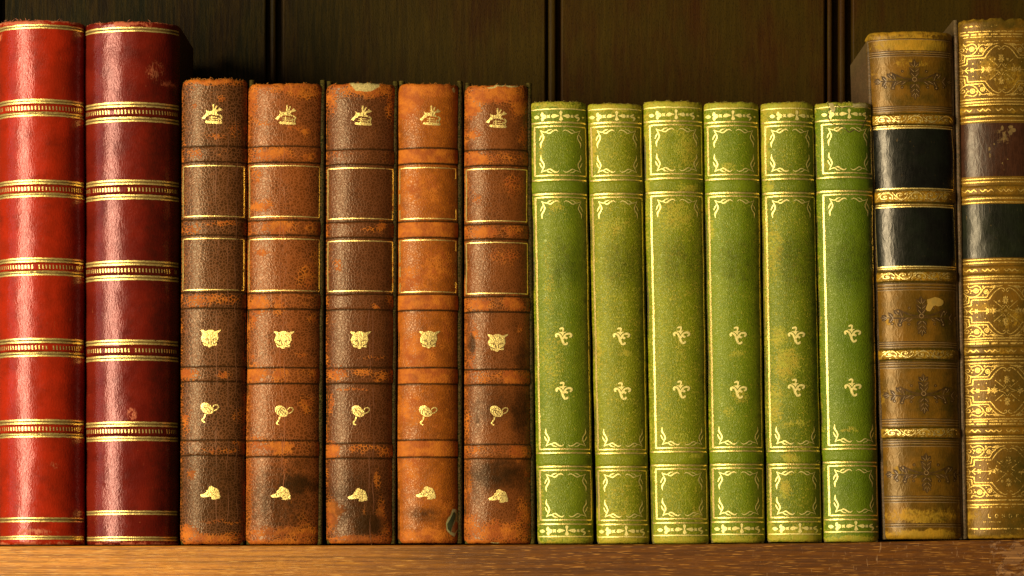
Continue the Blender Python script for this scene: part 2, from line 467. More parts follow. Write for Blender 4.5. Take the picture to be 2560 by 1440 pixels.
JOCKEY = dict(org=(500, 255, 22.15, 533.5, 285),
    polys=[[(390,420),(440,490),(560,510),(700,510),(780,450),(850,440),(960,440),(1060,400),(1140,280),(1190,350),(1310,430),(1200,490),(1050,520),(1000,560),(990,640),(1090,670),(1090,750),(960,735),(850,715),(700,690),(580,700),(500,790),(400,790),(350,900),(290,940),(230,920),(155,880),(330,720),(420,570)],
           [(340,1100),(400,1035),(600,1040),(900,1045),(1150,1080),(1290,1110),(1280,1200),(1150,1215),(900,1205),(600,1190),(420,1165)]],
    strokes=[([(800,450),(795,300),(800,120)],80),([(860,450),(930,330),(990,190)],70),([(1140,720),(1260,840),(1150,970)],85),([(570,840),(1010,850)],40),([(550,950),(1050,970)],40),([(720,770),(690,1050)],55),([(1100,860),(1080,1060)],50),([(1230,980),(1215,1090)],55)],
    darks=[([(830,520),(860,700)],26),([(420,560),(560,720)],16)])
FLEUR = dict(org=(1670, 800, 20.57, 1702.5, 837),
    polys=[[(390,560),(560,555),(610,500),(650,555),(800,545),(690,615),(615,750),(540,640)]],
    strokes=[([(450,410),(560,365),(640,380),(640,460),(610,560)],[40,75,70,60,40]),([(310,820),(270,720),(350,655),(460,700),(550,860),(610,1050),(690,1200)],[70,80,75,70,80,95,60]),
             ([(620,910),(690,780),(800,670),(950,640),(1050,690),(1030,780),(950,820)],[80,70,60,80,80,70,50]),([(700,800),(780,860),(840,860),(790,920)],[90,80,60,30]),([(640,1170),(720,1190),(820,1150),(830,1080)],[60,70,75,50])])
ORN = dict(org=(1760, 250, 16., 1831, 287.5),
    polys=[[(30,600),(80,560),(160,550),(250,620),(200,680),(120,700),(50,660)],
           [(550,550),(620,560),(690,540),(665,610),(700,680),(620,660),(550,680),(580,610)],
           [(730,600),(800,530),(880,520),(1080,590),(900,665),(820,685),(740,655)],
           [(1070,440),(1130,375),(1200,440),(1150,590),(1225,750),(1130,805),(1055,760),(1110,590)],
           [(1180,590),(1340,535),(1450,525),(1510,600),(1470,675),(1400,680),(1250,620)],
           [(1540,550),(1640,550),(1650,660),(1530,655)],
           [(1980,620),(2040,580),(2100,620),(2040,665)]],
    strokes=[([(380,450),(360,560),(490,610),(370,700),(390,790)],[70,120,110,120,60]),([(1850,520),(1720,600),(1870,680),(1800,790)],[50,80,80,40])])

GOLDS = {}
def G_(worn=0., seed=0., rough=.38):
    k = (round(worn, 3), seed, rough)
    if k not in GOLDS: GOLDS[k] = gold('gold_leaf', worn=worn, seed=seed, rough=rough)
    return GOLDS[k]
M_ENGRAVE = plain('engraved_leather', (.09, .045, .008), (.15, .08, .015), .6, 300)
M_PAGE = plain('old_paper', (.42, .33, .18), (.30, .22, .11), .85, 60, (1, 1, 1), .3)

def fray(B, n, cols, x0=.05, x1=.95, L=(3, 8), w=.9, foot=False):
    t = Tool(B, 'frayed_thread', [plain('loose_fibre', cols, tuple(q * .6 for q in cols), .9, 300)])
    W = B.tr - B.tl
    for _ in range(n):
        a = random.uniform(x0, x1) * W; l = random.uniform(*L); s_ = random.choice((-1, 1)) * random.uniform(.2, 1.1)
        y = B.top + 2.5
        t.stroke([(a, y), (a + s_ * l * .35, y - l * .6), (a + s_ * l, y - l)], [w, w, .3], True, 0, random.uniform(.2, 1.5), 0, 1.5)
    t.build()

# ------------------------------------------------------------------ the two red books
def red_book(name, label, edges, top, bases, seed, pairs, groups, wear):
    bands = [(t - 11, t + 11) for (_, t, _) in groups]
    B = Book(*edges, top, 1362, 'round', 96, 'book', label, 'tall red leather volumes at the left end', disp=1.0, seed=seed, cr=5, capr=7, fray=2.4,
             bands=bands, bandh=4.0)
    B.edge_wear = .75; B.end_px = 6; B.side_wear = .2; B.band_wear = .0; B.crease_dark = .55
    B.blobs = wear['blobs']; B.darks = wear['darks']
    mat = leather('red_leather', *bases, (.34, .075, .03), (.42, .13, .055), (.035, .006, .003), (.5, .3, .2), seed=seed, rough=.27, rough_wear=.6,
                  cell=11, aniso=(1.6, .6, 1), crack=tuple(x * .75 for x in bases[0]), crack_amt=.30, k=(1.1, .3, .2), bump=.11, fine=22, fineamt=.08, spec=.40, wrinkle=2.2, stain=.6, tint=(1., .58, .60))
    B.build_spine(mat); B.build_bands(mat)
    g = G_(.04, seed)
    W = lambda y: B.xr(y) - B.xl(y)
    for (a, b) in pairs:
        t = Tool(B, 'gilt_rule', [g, M_ENGRAVE])
        for y in (a, b):
            t.stroke([(2, y + .8), (W(y) * .5, y), (W(y) - 3, y + .6)], 3.4, True, 0, .55, .5)
        t.stroke([(2, (a + b) / 2 + .8), (W(a) * .5, (a + b) / 2), (W(a) - 3, (a + b) / 2 + .6)], abs(b - a) - 3.2, True, 1, .3)
        t.build()
    for (up, tk, lo) in groups:
        for (a, b) in (up, lo):
            t = Tool(B, 'gilt_rule', [g, M_ENGRAVE])
            for y in (a, b):
                t.stroke([(1.5, y + 1), (W(y) * .5, y), (W(y) - 2, y + .5)], 4.0, True, 0, .55, .6)
            t.stroke([(1.5, (a + b) / 2 + 1), (W(a) * .5, (a + b) / 2), (W(a) - 2, (a + b) / 2 + .5)], abs(b - a) - 3.6, True, 1, .3)
            t.build()
        t = Tool(B, 'gilt_tick_row', [G_(.0, seed), M_ENGRAVE])
        n = int(W(tk) / 6.6)
        for i in range(n):
            # evenly pressed round the curve
            th = lerp(-1.28, 1.28, (i + .5) / n)
            a = W(tk) / 2 * (1 + math.sin(th) * .985)
            if random.random() < .04: continue
            h = random.uniform(4.2, 5.4)
            t.stroke([(a - .4, tk - h), (a + .4, tk + h)], max(.7, 3.1 * math.cos(th)), False, 0, .6)
        t.build()
    fray(B, 26 if seed == 3 else 10, (.40, .13, .07), .05, .8 if seed == 3 else .95, (3, 9))
    B.build_boards(leather('red_board', tuple(x * .35 for x in bases[0]), tuple(x * .3 for x in bases[1]), (.1, .03, .015), (.1, .03, .015), (.01, .005, .004), (.3, .2, .1), seed=seed, rough=.6, cell=12, bump=.3), M_PAGE)
    return B

R1 = red_book('book', 'bright red leather book with gilt double rules, first at the left end', (-1, 214, 2, 215), 49,
     ((.32, .018, .004), (.22, .014, .003)), 3,
     [(62, 69), (1295, 1303), (1341, 1347)],
     [((249, 256), 270, (281, 288)), ((451, 458), 472, (483, 490)), ((646, 653), 667, (678, 686)), ((847, 855), 869, (881, 889)), ((1050, 1058), 1072, (1084, 1091))],
     dict(blobs=[(150, 1160, 10, 14, .5), (100, 1330, 60, 8, .55), (5, 85, 12, 14, .6), (70, 56, 70, 6, .8)], darks=[(190, 700, 30, 600, .28)]))
R2 = red_book('book', 'dark crimson leather book with gilt double rules beside the bright red book', (215, 452, 218, 448), 53,
     ((.135, .010, .004), (.085, .006, .003)), 11,
     [(69, 77), (1278, 1285), (1343, 1350)],
     [((257, 265), 280, (294, 302)), ((451, 459), 474, (488, 496)), ((653, 661), 676, (690, 698)), ((851, 859), 876, (891, 899)), ((1056, 1064), 1078, (1093, 1100))],
     dict(blobs=[(395, 175, 26, 30, .42), (425, 205, 22, 10, .52), (340, 1035, 16, 16, .5), (330, 60, 60, 6, .8)], darks=[(400, 500, 40, 500, .5), (410, 1000, 36, 500, .5)]))

# ------------------------------------------------------------------ the five brown books
BROWN = [
 dict(edges=(455, 618, 450, 612), top=196, bot=1361, bands=[(365, 405), (548, 588), (730, 771), (916, 954), (1100, 1139)],
      fr=[(414, 540), (596, 724)], j=(533.5, 285), f=(529.5, 846), c=(527, 1031), h=(528.5, 1232),
      base=(.068, .024, .005), base2=(.044, .016, .0035), crack=(.17, .064, .024), ear=None, bw=.10, bs=-.06, side=.45, worn=.09,
      label='dark brown leather book with gilt hunting emblems, touching the crimson book',
      blobs=[(555, 245, 9, 10, .62), (487, 265, 7, 9, .5), (540, 340, 30, 8, .36), (490, 384, 26, 16, .5), (480, 575, 24, 18, .5), (560, 558, 50, 9, .55), (500, 752, 34, 20, .62), (545, 748, 60, 14, .6), (470, 935, 26, 18, .8), (563, 935, 20, 10, .65), (480, 1185, 12, 12, .75),
             (555, 1305, 60, 6, .5), (465, 1055, 12, 35, .5), (600, 1110, 14, 10, .8), (545, 1128, 60, 8, .42), (470, 1335, 30, 25, .75), (600, 1040, 16, 28, .4), (530, 1345, 90, 14, .8), (535, 203, 80, 8, .9), (590, 330, 18, 30, .3)],
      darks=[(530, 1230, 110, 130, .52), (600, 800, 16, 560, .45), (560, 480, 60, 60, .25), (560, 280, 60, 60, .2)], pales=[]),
 dict(edges=(621, 807, 614, 800), top=207, bot=1361, bands=[(365, 406), (550, 588), (732, 773), (919, 959), (1101, 1142)],
      fr=[(414, 541), (597, 726)], j=(717, 287), f=(712, 849.5), c=(712.5, 1038), h=(704, 1233),
      base=(.150, .040, .006), base2=(.098, .027, .004), crack=(.25, .072, .018), ear=(11, 6), bw=.20, bs=.0, side=.6, worn=.09,
      label='reddish brown leather book with gilt hunting emblems and dark stain around its hound head',
      blobs=[(680, 385, 60, 20, .75), (770, 392, 20, 14, .8), (700, 568, 40, 24, .8), (790, 570, 30, 18, .6), (650, 515, 40, 14, .75), (640, 435, 16, 20, .5), (655, 632, 22, 8, .8), (770, 690, 30, 36, .55), (790, 640, 14, 30, .5), (650, 760, 30, 24, .8), (700, 762, 16, 24, .7),
             (760, 235, 50, 12, .6), (633, 250, 14, 60, .65), (765, 330, 14, 14, .6), (740, 318, 26, 8, .5), (655, 305, 26, 8, .45), (640, 935, 30, 24, .9), (700, 935, 22, 20, .75), (790, 935, 20, 22, .7), (635, 800, 12, 26, .6), (785, 795, 16, 10, .6), (758, 888, 14, 8, .6), (634, 893, 7, 8, .8),
             (770, 1010, 20, 26, .55), (700, 1120, 50, 22, .72), (650, 1110, 34, 20, .55), (715, 1180, 7, 44, .5), (745, 1262, 12, 8, .5), (730, 1330, 110, 14, .85), (760, 1310, 20, 30, .5), (740, 225, 80, 14, .75), (625, 1240, 8, 100, .5)],
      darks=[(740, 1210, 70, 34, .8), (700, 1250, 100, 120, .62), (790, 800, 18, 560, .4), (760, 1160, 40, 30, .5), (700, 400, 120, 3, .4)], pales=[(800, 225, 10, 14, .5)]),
 dict(edges=(815, 990, 815.5, 984), top=207, bot=1359, bands=[(373, 411), (554, 594), (735, 774), (919, 959), (1108, 1146)],
      fr=[(420, 546), (602, 727)], j=(905.5, 289), f=(902.5, 850), c=(903, 1038), h=(895.5, 1237),
      base=(.088, .027, .006), base2=(.064, .019, .004), crack=(.15, .050, .018), ear=(8, 5), bw=.08, bs=-.06, side=.5, worn=.09,
      label='chocolate brown leather book with gilt hunting emblems and torn cream patch at its top',
      blobs=[(830, 245, 16, 40, .7), (975, 260, 10, 50, .6), (925, 222, 90, 22, .75), (850, 388, 30, 12, .35), (955, 565, 14, 14, .85), (930, 575, 30, 6, .55), (845, 660, 16, 14, .5), (938, 765, 10, 8, .8), (975, 745, 10, 18, .6), (845, 935, 36, 20, .65), (905, 930, 30, 12, .5), (960, 940, 30, 14, .5),
             (875, 972, 46, 4, .6), (826, 1010, 9, 30, .6), (830, 1128, 24, 24, .95), (905, 1120, 40, 12, .5), (965, 1130, 24, 16, .65), (830, 1285, 20, 44, .95), (850, 1275, 16, 14, .8), (953, 1290, 12, 50, .9), (965, 1325, 20, 20, .6), (945, 1200, 8, 26, .6), (912, 1280, 5, 22, .5), (900, 1318, 22, 8, .5), (900, 1345, 90, 9, .85), (940, 895, 40, 6, .4)],
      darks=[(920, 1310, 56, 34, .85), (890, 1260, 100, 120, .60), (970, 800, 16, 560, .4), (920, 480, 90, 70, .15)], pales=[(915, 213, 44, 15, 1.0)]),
 dict(edges=(995.7, 1147, 994, 1147), top=207, bot=1358, bands=[(370, 409), (553, 594), (735, 776), (919, 960), (1100, 1143)],
      fr=[(419, 546), (600, 729)], j=(1076.5, 289), f=(1074.5, 849), c=(1071, 1038), h=(1065.5, 1232),
      base=(.32, .088, .007), base2=(.23, .062, .006), crack=(.14, .038, .008), ear=(9, 9), bw=.7, bs=.24, side=.7, worn=.09,
      label='bright orange leather book with gilt hunting emblems and hole torn at lower right',
      blobs=[(1020, 250, 40, 50, .9), (1080, 225, 90, 18, .9), (1050, 470, 60, 50, .6), (1090, 660, 60, 50, .6), (1030, 700, 50, 40, .6), (1040, 880, 50, 60, .7), (1030, 1030, 40, 50, .7), (1120, 830, 20, 60, .6), (1030, 1170, 40, 60, .6), (1070, 1335, 90, 18, .8), (1120, 1270, 30, 30, .6), (1090, 1290, 50, 8, .6)],
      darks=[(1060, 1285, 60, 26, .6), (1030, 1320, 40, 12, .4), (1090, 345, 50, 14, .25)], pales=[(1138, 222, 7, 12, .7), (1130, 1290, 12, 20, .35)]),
 dict(edges=(1161.5, 1322, 1160.6, 1331), top=211, bot=1359, bands=[(374, 414), (560, 598), (741, 780), (923, 962), (1111, 1147)],
      fr=[(422, 552), (606, 733)], j=(1241.5, 295), f=(1244.5, 857), c=(1247.8, 1038.5), h=(1245.5, 1240),
      base=(.140, .040, .006), base2=(.092, .026, .004), crack=(.21, .064, .016), ear=(8, 7), bw=.24, bs=.0, side=.6, worn=.06,
      label='brown leather book with gilt hunting emblems and blackish foot, beside the green books',
      blobs=[(1240, 235, 90, 26, .95), (1180, 265, 22, 34, .75), (1300, 265, 22, 30, .8), (1185, 335, 20, 14, .7), (1310, 340, 14, 30, .5), (1195, 395, 40, 20, .85), (1280, 392, 50, 12, .45), (1215, 580, 50, 16, .8), (1280, 575, 30, 16, .65), (1190, 500, 20, 20, .3), (1285, 460, 30, 34, .45), (1260, 640, 40, 26, .4),
             (1200, 760, 40, 20, .75), (1282, 760, 26, 22, .95), (1185, 830, 16, 30, .45), (1300, 822, 8, 16, .6), (1180, 900, 14, 36, .5), (1210, 942, 30, 16, .5), (1290, 943, 36, 22, .9), (1240, 942, 50, 12, .5), (1170, 1060, 8, 60, .5), (1295, 1130, 24, 22, .85), (1190, 1125, 30, 14, .5), (1317, 1186, 9, 10, .85),
             (1250, 1330, 90, 24, .72), (1310, 1290, 22, 50, .6), (1180, 1320, 20, 40, .6), (1230, 1310, 40, 14, .5), (1175, 1200, 8, 60, .5)],
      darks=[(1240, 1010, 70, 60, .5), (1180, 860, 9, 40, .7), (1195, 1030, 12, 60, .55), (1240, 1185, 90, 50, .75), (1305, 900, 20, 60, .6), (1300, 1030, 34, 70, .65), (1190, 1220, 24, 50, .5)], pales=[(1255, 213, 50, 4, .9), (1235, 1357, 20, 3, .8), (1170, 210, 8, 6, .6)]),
]
for i, d in enumerate(BROWN):
    seed = 21 + i * 7
    B = Book(*d['edges'], d['top'], d['bot'], (2.5, 6), 31, 'book', d['label'], 'brown leather books with gilt hunting emblems', disp=.9, seed=seed, cr=14, capr=10,
             fray=4.6 if i == 0 else 3.0, bands=d['bands'], bandh=2.6)
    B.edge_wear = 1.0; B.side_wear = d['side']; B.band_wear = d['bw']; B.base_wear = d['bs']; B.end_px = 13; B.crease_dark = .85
    B.blobs, B.darks, B.pales = d['blobs'], d['darks'], d['pales']  # tall right-edge darks paint in the shaded side; the others are stains
    mat = leather('brown_leather', d['base'], d['base2'], (.27, .060, .006), (.42, .120, .009), (.030, .012, .003), (.50, .40, .15), seed=seed, rough=.33, rough_wear=.68,
                  cell=13.5 if i < 3 else 16, crack=d['crack'], crack_amt=.72 if i < 2 else .55, k=(1.1, .3, .36), bump=.22, fine=26, fineamt=.09, tint=(1., .78, .55), spec=.33, stain=.45)
    B.build_spine(mat); B.build_bands(mat)
    g = G_(d['worn'], seed)
    for (y0, y1) in d['fr']:
        t = Tool(B, 'gilt_frame', [g])
        xa, xb = 5., (B.xr(y0) - B.xl(y0)) - (6.5 if i != 3 else 7.5)
        for y in (y0, y1): t.stroke([(xa, y), (xb * .5, y), (xb, y + .6)], 2.5, True, 0, .5, .6)
        if i == 3:
            for a, b in ((0, .42), (.5, .7), (.82, 1.)): t.stroke([(xa, lerp(y0, y1, a)), (xa, lerp(y0, y1, b))], 2.8, False, 0, .5, .6)
            t.stroke([(xb, y0), (xb, lerp(y0, y1, .2))], 2., False, 0, .5, .6); t.stroke([(xb, lerp(y0, y1, .8)), (xb, y1)], 2., False, 0, .5, .6)
        else:
            t.stroke([(xa, y0), (xa, y1)], 2.8, False, 0, .5, .6); t.stroke([(xb, y0), (xb, y1)], 2.3, False, 0, .5, .6)
        t.build()
    for cxs, (ya, yb) in ([((572, 592, 545), (240, 1300)), ((705, 712), (230, 1180)), ((925, 934), (760, 1290))][i:i + 1] if i < 3 else []):
        t = Tool(B, 'spine_crease', [plain('crease_leather', tuple(min(1, q * 1.15) for q in d['crack']), d['crack'], .6, 300)])
        for k_, cx_ in enumerate(cxs):
            y = ya + 17 * k_
            while y < yb:
                L = random.uniform(50, 150); x0_ = cx_ + random.uniform(-2, 2) - B.xl(y)
                t.stroke([(x0_, y), (x0_ + random.uniform(-3, 3), y + L * .35), (x0_ + random.uniform(-3, 3), y + L * .7), (x0_ + random.uniform(-2, 2), y + L)], [.3, 1.6, 1.3, .3], True, 0, .3, 1.2)
                y += L + random.uniform(5, 50)
        t.build()
    ge = G_(-.12, seed)
    for nm, mo, (cx, cy) in (('gilt_jockey_emblem', JOCKEY, d['j']), ('gilt_fox_mask', FOX, d['f']), ('gilt_cap_emblem', CAP, d['c']), ('gilt_hound_head', HOUND, d['h'])):
        t = Tool(B, nm, [ge, M_ENGRAVE])
        motif(t, cx - B.xl(cy), cy, **mo); t.build()
    if i == 3:   # the torn hole near the foot
        t = Tool(B, 'torn_hole', [plain('torn_board_rim', (.50, .45, .22), (.30, .28, .10), .8, 400), plain('hole_shadow', (.035, .045, .012), (.06, .07, .02), .9, 200), plain('torn_flap', (.36, .13, .03), (.22, .07, .02), .7, 300)])
        A = lambda x, y: (x - B.xl(1305), y)
        t.poly([A(*p) for p in [(1131, 1272), (1140, 1273), (1146, 1290), (1145, 1305), (1153, 1306), (1154, 1316), (1142, 1330), (1136, 1342), (1126, 1336), (1117, 1326), (1115, 1308), (1120, 1295), (1126, 1288)]], 0, .5, 5)
        t.poly([A(*p) for p in [(1134, 1279), (1139, 1284), (1138, 1296), (1131, 1312), (1126, 1330), (1119, 1322), (1118, 1310), (1126, 1296)]], 1, .8, 5)
        t.poly([A(*p) for p in [(1139, 1302), (1145, 1308), (1146, 1318), (1136, 1332), (1128, 1330), (1131, 1316)]], 2, 1.1, 5)
        t.build()
    bm = leather('brown_board', (.022, .017, .004), (.012, .014, .003), (.035, .022, .005), (.07, .055, .010), (.02, .012, .006), (.3, .25, .1), seed=seed, rough=.8, cell=16, bump=.4, crack_amt=.2, spec=.08, tint=(.8, 1., .5))
    fray(B, 60 if i == 0 else 16, (.46, .17, .02), L=(2, 6), w=1.5 if i == 0 else 1.)
    if d['ear']: B.build_boards(bm, M_PAGE, ear=d['ear'][0] + 1, right_out=d['ear'][1], thick=13)
    else: B.build_boards(bm, M_PAGE, ear=-4)

# ------------------------------------------------------------------ the six green books
def flourish(t, x, y, sx, sy, kx=1., ky=1., strong=1.):
    f = lambda p: (x + sx * (p[0] - 200) / 9.6 * kx, y + sy * (p[1] - 330) / 9.6 * ky)
    w = strong
    t.stroke([f(p) for p in [(200, 330), (260, 362), (340, 378), (400, 335), (490, 312)]], [1.2 * w, 1.8 * w, 2.4 * w, 3 * w, 1. * w])
    t.stroke([f(p) for p in [(350, 388), (430, 408), (520, 352), (600, 330), (660, 366)]], [1.2 * w, 3.4 * w, 3.6 * w, 3 * w, 1.2 * w])
    t.stroke([f(p) for p in [(200, 330), (238, 400), (278, 500), (252, 580), (202, 660), (206, 765)]], [1.2 * w, 2.2 * w, 3.6 * w, 3. * w, 4.2 * w, 1. * w])
    t.stroke([f(p) for p in [(240, 440), (200, 500), (168, 575)]], [1.5 * w, 3.2 * w, 1.6 * w])

GREEN = [
 dict(e=(1325, 1467, 1344.5, 1483.5), top=252, bot=1359, off=(0, 0), fr=(10, 3), orn=(1402, 1416.8), fl=((1409, 840), (1410, 976)),
      base=(.100, .142, .003), base2=(.135, .172, .004), bs=0.14, label='leaf green leather book with gilt leaf frames, standing next to the brown books',
      blobs=[(1390, 262, 90, 10, .7), (1390, 515, 22, 22, .62), (1440, 500, 20, 8, .5), (1355, 350, 10, 90, .55), (1380, 900, 40, 120, .40), (1370, 700, 20, 150, .36), (1430, 1345, 90, 12, .7), (1352, 1250, 10, 90, .4), (1470, 1290, 16, 30, .4)]),
 dict(e=(1468.5, 1606, 1493, 1624), top=257, bot=1359, off=(0, 1), fr=(8, 4), orn=(1541, 1564.8), fl=((1553, 840), (1555.4, 976.7)),
      base=(.140, .162, .003), base2=(.170, .188, .004), bs=0.29, label='narrow olive leather book with gilt frames, second green book from the brown ones',
      blobs=[(1540, 265, 90, 14, .9), (1500, 262, 22, 16, .9), (1485, 340, 10, 100, .7), (1535, 565, 50, 30, .5), (1565, 885, 26, 10, .62), (1495, 870, 8, 120, .6), (1540, 1250, 50, 50, .42), (1560, 1345, 90, 16, .8), (1540, 1285, 60, 14, .5)]),
 dict(e=(1607, 1757, 1629.4, 1773.6), top=252, bot=1359, off=(-4, -3), fr=(16, 4), orn=(1689, 1710), fl=((1702.6, 837), (1702.6, 973)),
      base=(.138, .168, .003), base2=(.172, .200, .004), bs=0.29, label='widest and most yellowed of the green leather books with gilt frames',
      blobs=[(1685, 262, 90, 16, 1.), (1720, 370, 50, 60, .55), (1740, 400, 26, 30, .6), (1690, 540, 60, 50, .6), (1720, 470, 40, 14, .6), (1618, 400, 9, 200, .7), (1700, 870, 24, 60, .45), (1740, 1140, 26, 8, .6), (1745, 1290, 14, 22, .8), (1700, 1348, 90, 10, .9), (1690, 330, 60, 12, .5)]),
 dict(e=(1758, 1897.7, 1776.7, 1912.7), top=254, bot=1357, off=(-1.5, -5.5), fr=(10, 3), orn=(1830.7, 1852.5), fl=((1843.8, 838), (1844.7, 973.7)),
      base=(.116, .164, .003), base2=(.148, .192, .004), bs=0.17, label='bright green leather book with gilt frames and pale scuff below its upper fleuron',
      blobs=[(1830, 262, 90, 12, 1.), (1818, 420, 26, 12, .62), (1775, 570, 10, 30, .7), (1840, 882, 26, 10, .66), (1850, 990, 24, 18, .58), (1820, 1030, 16, 20, .5), (1775, 880, 8, 160, .4), (1840, 1348, 90, 12, .8), (1850, 1325, 50, 6, .5), (1790, 310, 20, 10, .5)]),
 dict(e=(1900, 2034.5, 1919, 2056.5), top=254, bot=1355, off=(-1.5, -6), fr=(11, 2), orn=(1990, 1997.5), fl=((1989, 838), (1989, 968.5)),
      base=(.104, .138, .003), base2=(.135, .168, .004), bs=0.24, label='green leather book with gilt frames, left half heavily stippled with tan wear',
      blobs=[(1965, 268, 90, 26, .95), (1912, 350, 12, 130, .85), (1920, 470, 20, 20, .8), (1935, 620, 26, 100, .52), (1945, 840, 26, 30, .66), (1965, 910, 44, 50, .66), (1935, 1010, 26, 60, .62), (1985, 1060, 44, 12, .55), (1975, 1145, 26, 14, .75), (1960, 1220, 16, 30, .7), (1990, 1340, 90, 24, .85), (1925, 1330, 20, 30, .8), (2010, 1120, 30, 8, .6), (1912, 700, 8, 300, .7)]),
 dict(e=(2034.5, 2179.5, 2059, 2197.7), top=255, bot=1355, off=(-5.5, -11.5), fr=(18, 2), orn=(2120, 2137), fl=((2128.8, 833), (2129.7, 968)),
      base=(.088, .140, .003), base2=(.115, .164, .004), bs=0.04, label='deep green leather book with cracked torn top edge, next to the tan books',
      blobs=[(2060, 262, 24, 14, .9), (2130, 262, 60, 8, .6), (2060, 420, 10, 30, .5), (2120, 1075, 30, 6, .6), (2075, 1330, 20, 12, .5), (2130, 1348, 90, 10, .85), (2085, 325, 30, 6, .5)]),
]
for i, d in enumerate(GREEN):
    seed = 61 + i * 5
    B = Book(*d['e'], d['top'], d['bot'], (2.4, 7), 31, 'book', d['label'], 'green leather volumes with gilt leaf frames', disp=.8, seed=seed, cr=9, capr=9, fray=2.6, bands=[], bandh=2.6, off=d['off'])
    F = B.fy
    B.bands = [(F(452), F(481)), (F(1135), F(1163))]
    B.edge_wear = .85; B.side_wear = .62; B.band_wear = -.12; B.base_wear = d['bs']; B.end_px = 10; B.crease_dark = .30
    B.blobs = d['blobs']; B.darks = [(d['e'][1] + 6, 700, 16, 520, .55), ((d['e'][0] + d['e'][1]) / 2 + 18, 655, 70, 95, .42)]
    mat = leather('green_leather', d['base'], d['base2'], (.42, .31, .026), (.35, .34, .026), (.022, .032, .003), (.5, .42, .2), seed=seed, rough=.44, rough_wear=.6,
                  cell=24, crack=tuple(x * 1.5 for x in d['base']), crack_amt=.25, k=(.9, 1.5, .2), bump=.36, fine=19, fineamt=.15, tint=(.98, 1., .60), spec=.46, stain=.25, wearfrac=.72)
    B.build_spine(mat); B.build_bands(mat)
    g = G_(.03, seed, .4); gd = gold('gold_leaf', (1., .84, .30), .05, .48, seed, .5, dull=(.50, .40, .09))
    W = lambda y: B.xr(y) - B.xl(y)
    def rule(y, wd, gm, a=3., b=4.):
        t = Tool(B, 'gilt_rule', [gm]); y = F(y)
        t.stroke([(a, y + .5), (W(y) * .5, y), (W(y) - b, y + .3)], wd, True, 0, .5, .7); t.build()
    for y, wd, gm in ((272, 2.4, gd), (306, 3.6, g), (449, 3.6, g), (484, 3.8, g), (1132, 3.4, g), (1166, 3.4, g), (1310, 3.2, g), (1341, 2.8, gd)): rule(y, wd, gm)
    fa, fb = d['fr']
    for (y0, y1) in ((316, 438.5), (493, 1123), (1175.5, 1300)):
        t = Tool(B, 'gilt_frame', [g]); y0, y1 = F(y0), F(y1)
        l = lerp(fa, fa * .8, (y0 - 300) / 1000); r0 = W(y0) - fb - 2; r1 = W(y1) - fb - 2
        t.stroke([(l, y0), ((l + r0) / 2, y0 - .5), (r0, y0 + .3)], 3.0, True, 0, .5, .6); t.stroke([(l, y1), ((l + r1) / 2, y1 - .5), (r1, y1)], 3.0, True, 0, .5, .6)
        t.stroke([(l, y0 - 1), (l, y1 + 1)], [4.2, 5.2, 4.2], False, 0, .5, .5); t.stroke([(r0, y0), (r1, y1)], 2.2, False, 0, .5, .8)
        t.build()
        kx = (r0 - l) / 128.
        ky = .97
        t = Tool(B, 'gilt_leaf_corners', [gd])  # separate leaf flourishes, one at each corner of the frame
        for sx, x in ((1, l + 15 * kx), (-1, r0 - 13 * kx)):
            flourish(t, x, y0 + 9, sx, 1, kx * .93, ky, 1. if sx > 0 else .72)
            flourish(t, x - sx * 0, y1 - 8, sx, -1, kx * .93, ky, 1. if sx > 0 else .72)
        t.build()
    for ox, oy in ((d['orn'][0], F(290)), (d['orn'][1], F(1326.5))):
        t = Tool(B, 'gilt_bead_border', [gold('gold_leaf', (1., .86, .30), .02, .5, seed, .4, dull=(.55, .44, .10)), M_ENGRAVE])
        motif(t, ox - B.xl(oy), oy, **ORN, scale=.97); t.build()
    for cx, cy in d['fl']:
        t = Tool(B, 'gilt_fleuron', [gold('gold_leaf', (1., .86, .30), -.14, .5, seed, .35, dull=(.62, .50, .12)), M_ENGRAVE])
        motif(t, cx - B.xl(cy), cy, **FLEUR, wk=1.4); t.build()
    if i == 5:
        t = Tool(B, 'head_tear', [plain('torn_cream_edge', (.42, .36, .16), (.25, .2, .06), .85, 350), plain('tear_crack', (.05, .03, .01), (.1, .06, .02), .9, 200)])
        x0 = B.xl(260)
        A = lambda x, y: (x - x0, y)
        t.poly([A(*p) for p in [(2070, 257), (2080, 258), (2086, 272), (2082, 282), (2075, 276), (2072, 266)]], 0, .6, 5)
        t.poly([A(*p) for p in [(2128, 258), (2160, 257), (2171, 262), (2166, 269), (2150, 265), (2130, 268)]], 0, .6, 5)
        for p in ([(2066, 256), (2072, 275), (2068, 290), (2076, 308), (2096, 316)], [(2096, 314), (2108, 322), (2118, 330), (2130, 324), (2144, 330)], [(2090, 258), (2086, 272)], [(2160, 268), (2164, 290), (2158, 305), (2150, 320)], [(2084, 262), (2100, 268), (2126, 266)]):
            t.stroke([A(*q) for q in p], [1.2, 2.2, 1.4], True, 1, .7, 1.5)
        t.build()
    fray(B, 30, (.36, .30, .06), L=(2, 5.5), w=1.)
    bm = leather('green_board', (.05, .07, .008), (.04, .055, .006), (.16, .12, .03), (.16, .12, .03), (.01, .01, .004), (.3, .25, .1), seed=seed, rough=.6, cell=20, bump=.4)
    B.build_boards(bm, M_PAGE, ear=-3, thick=10)

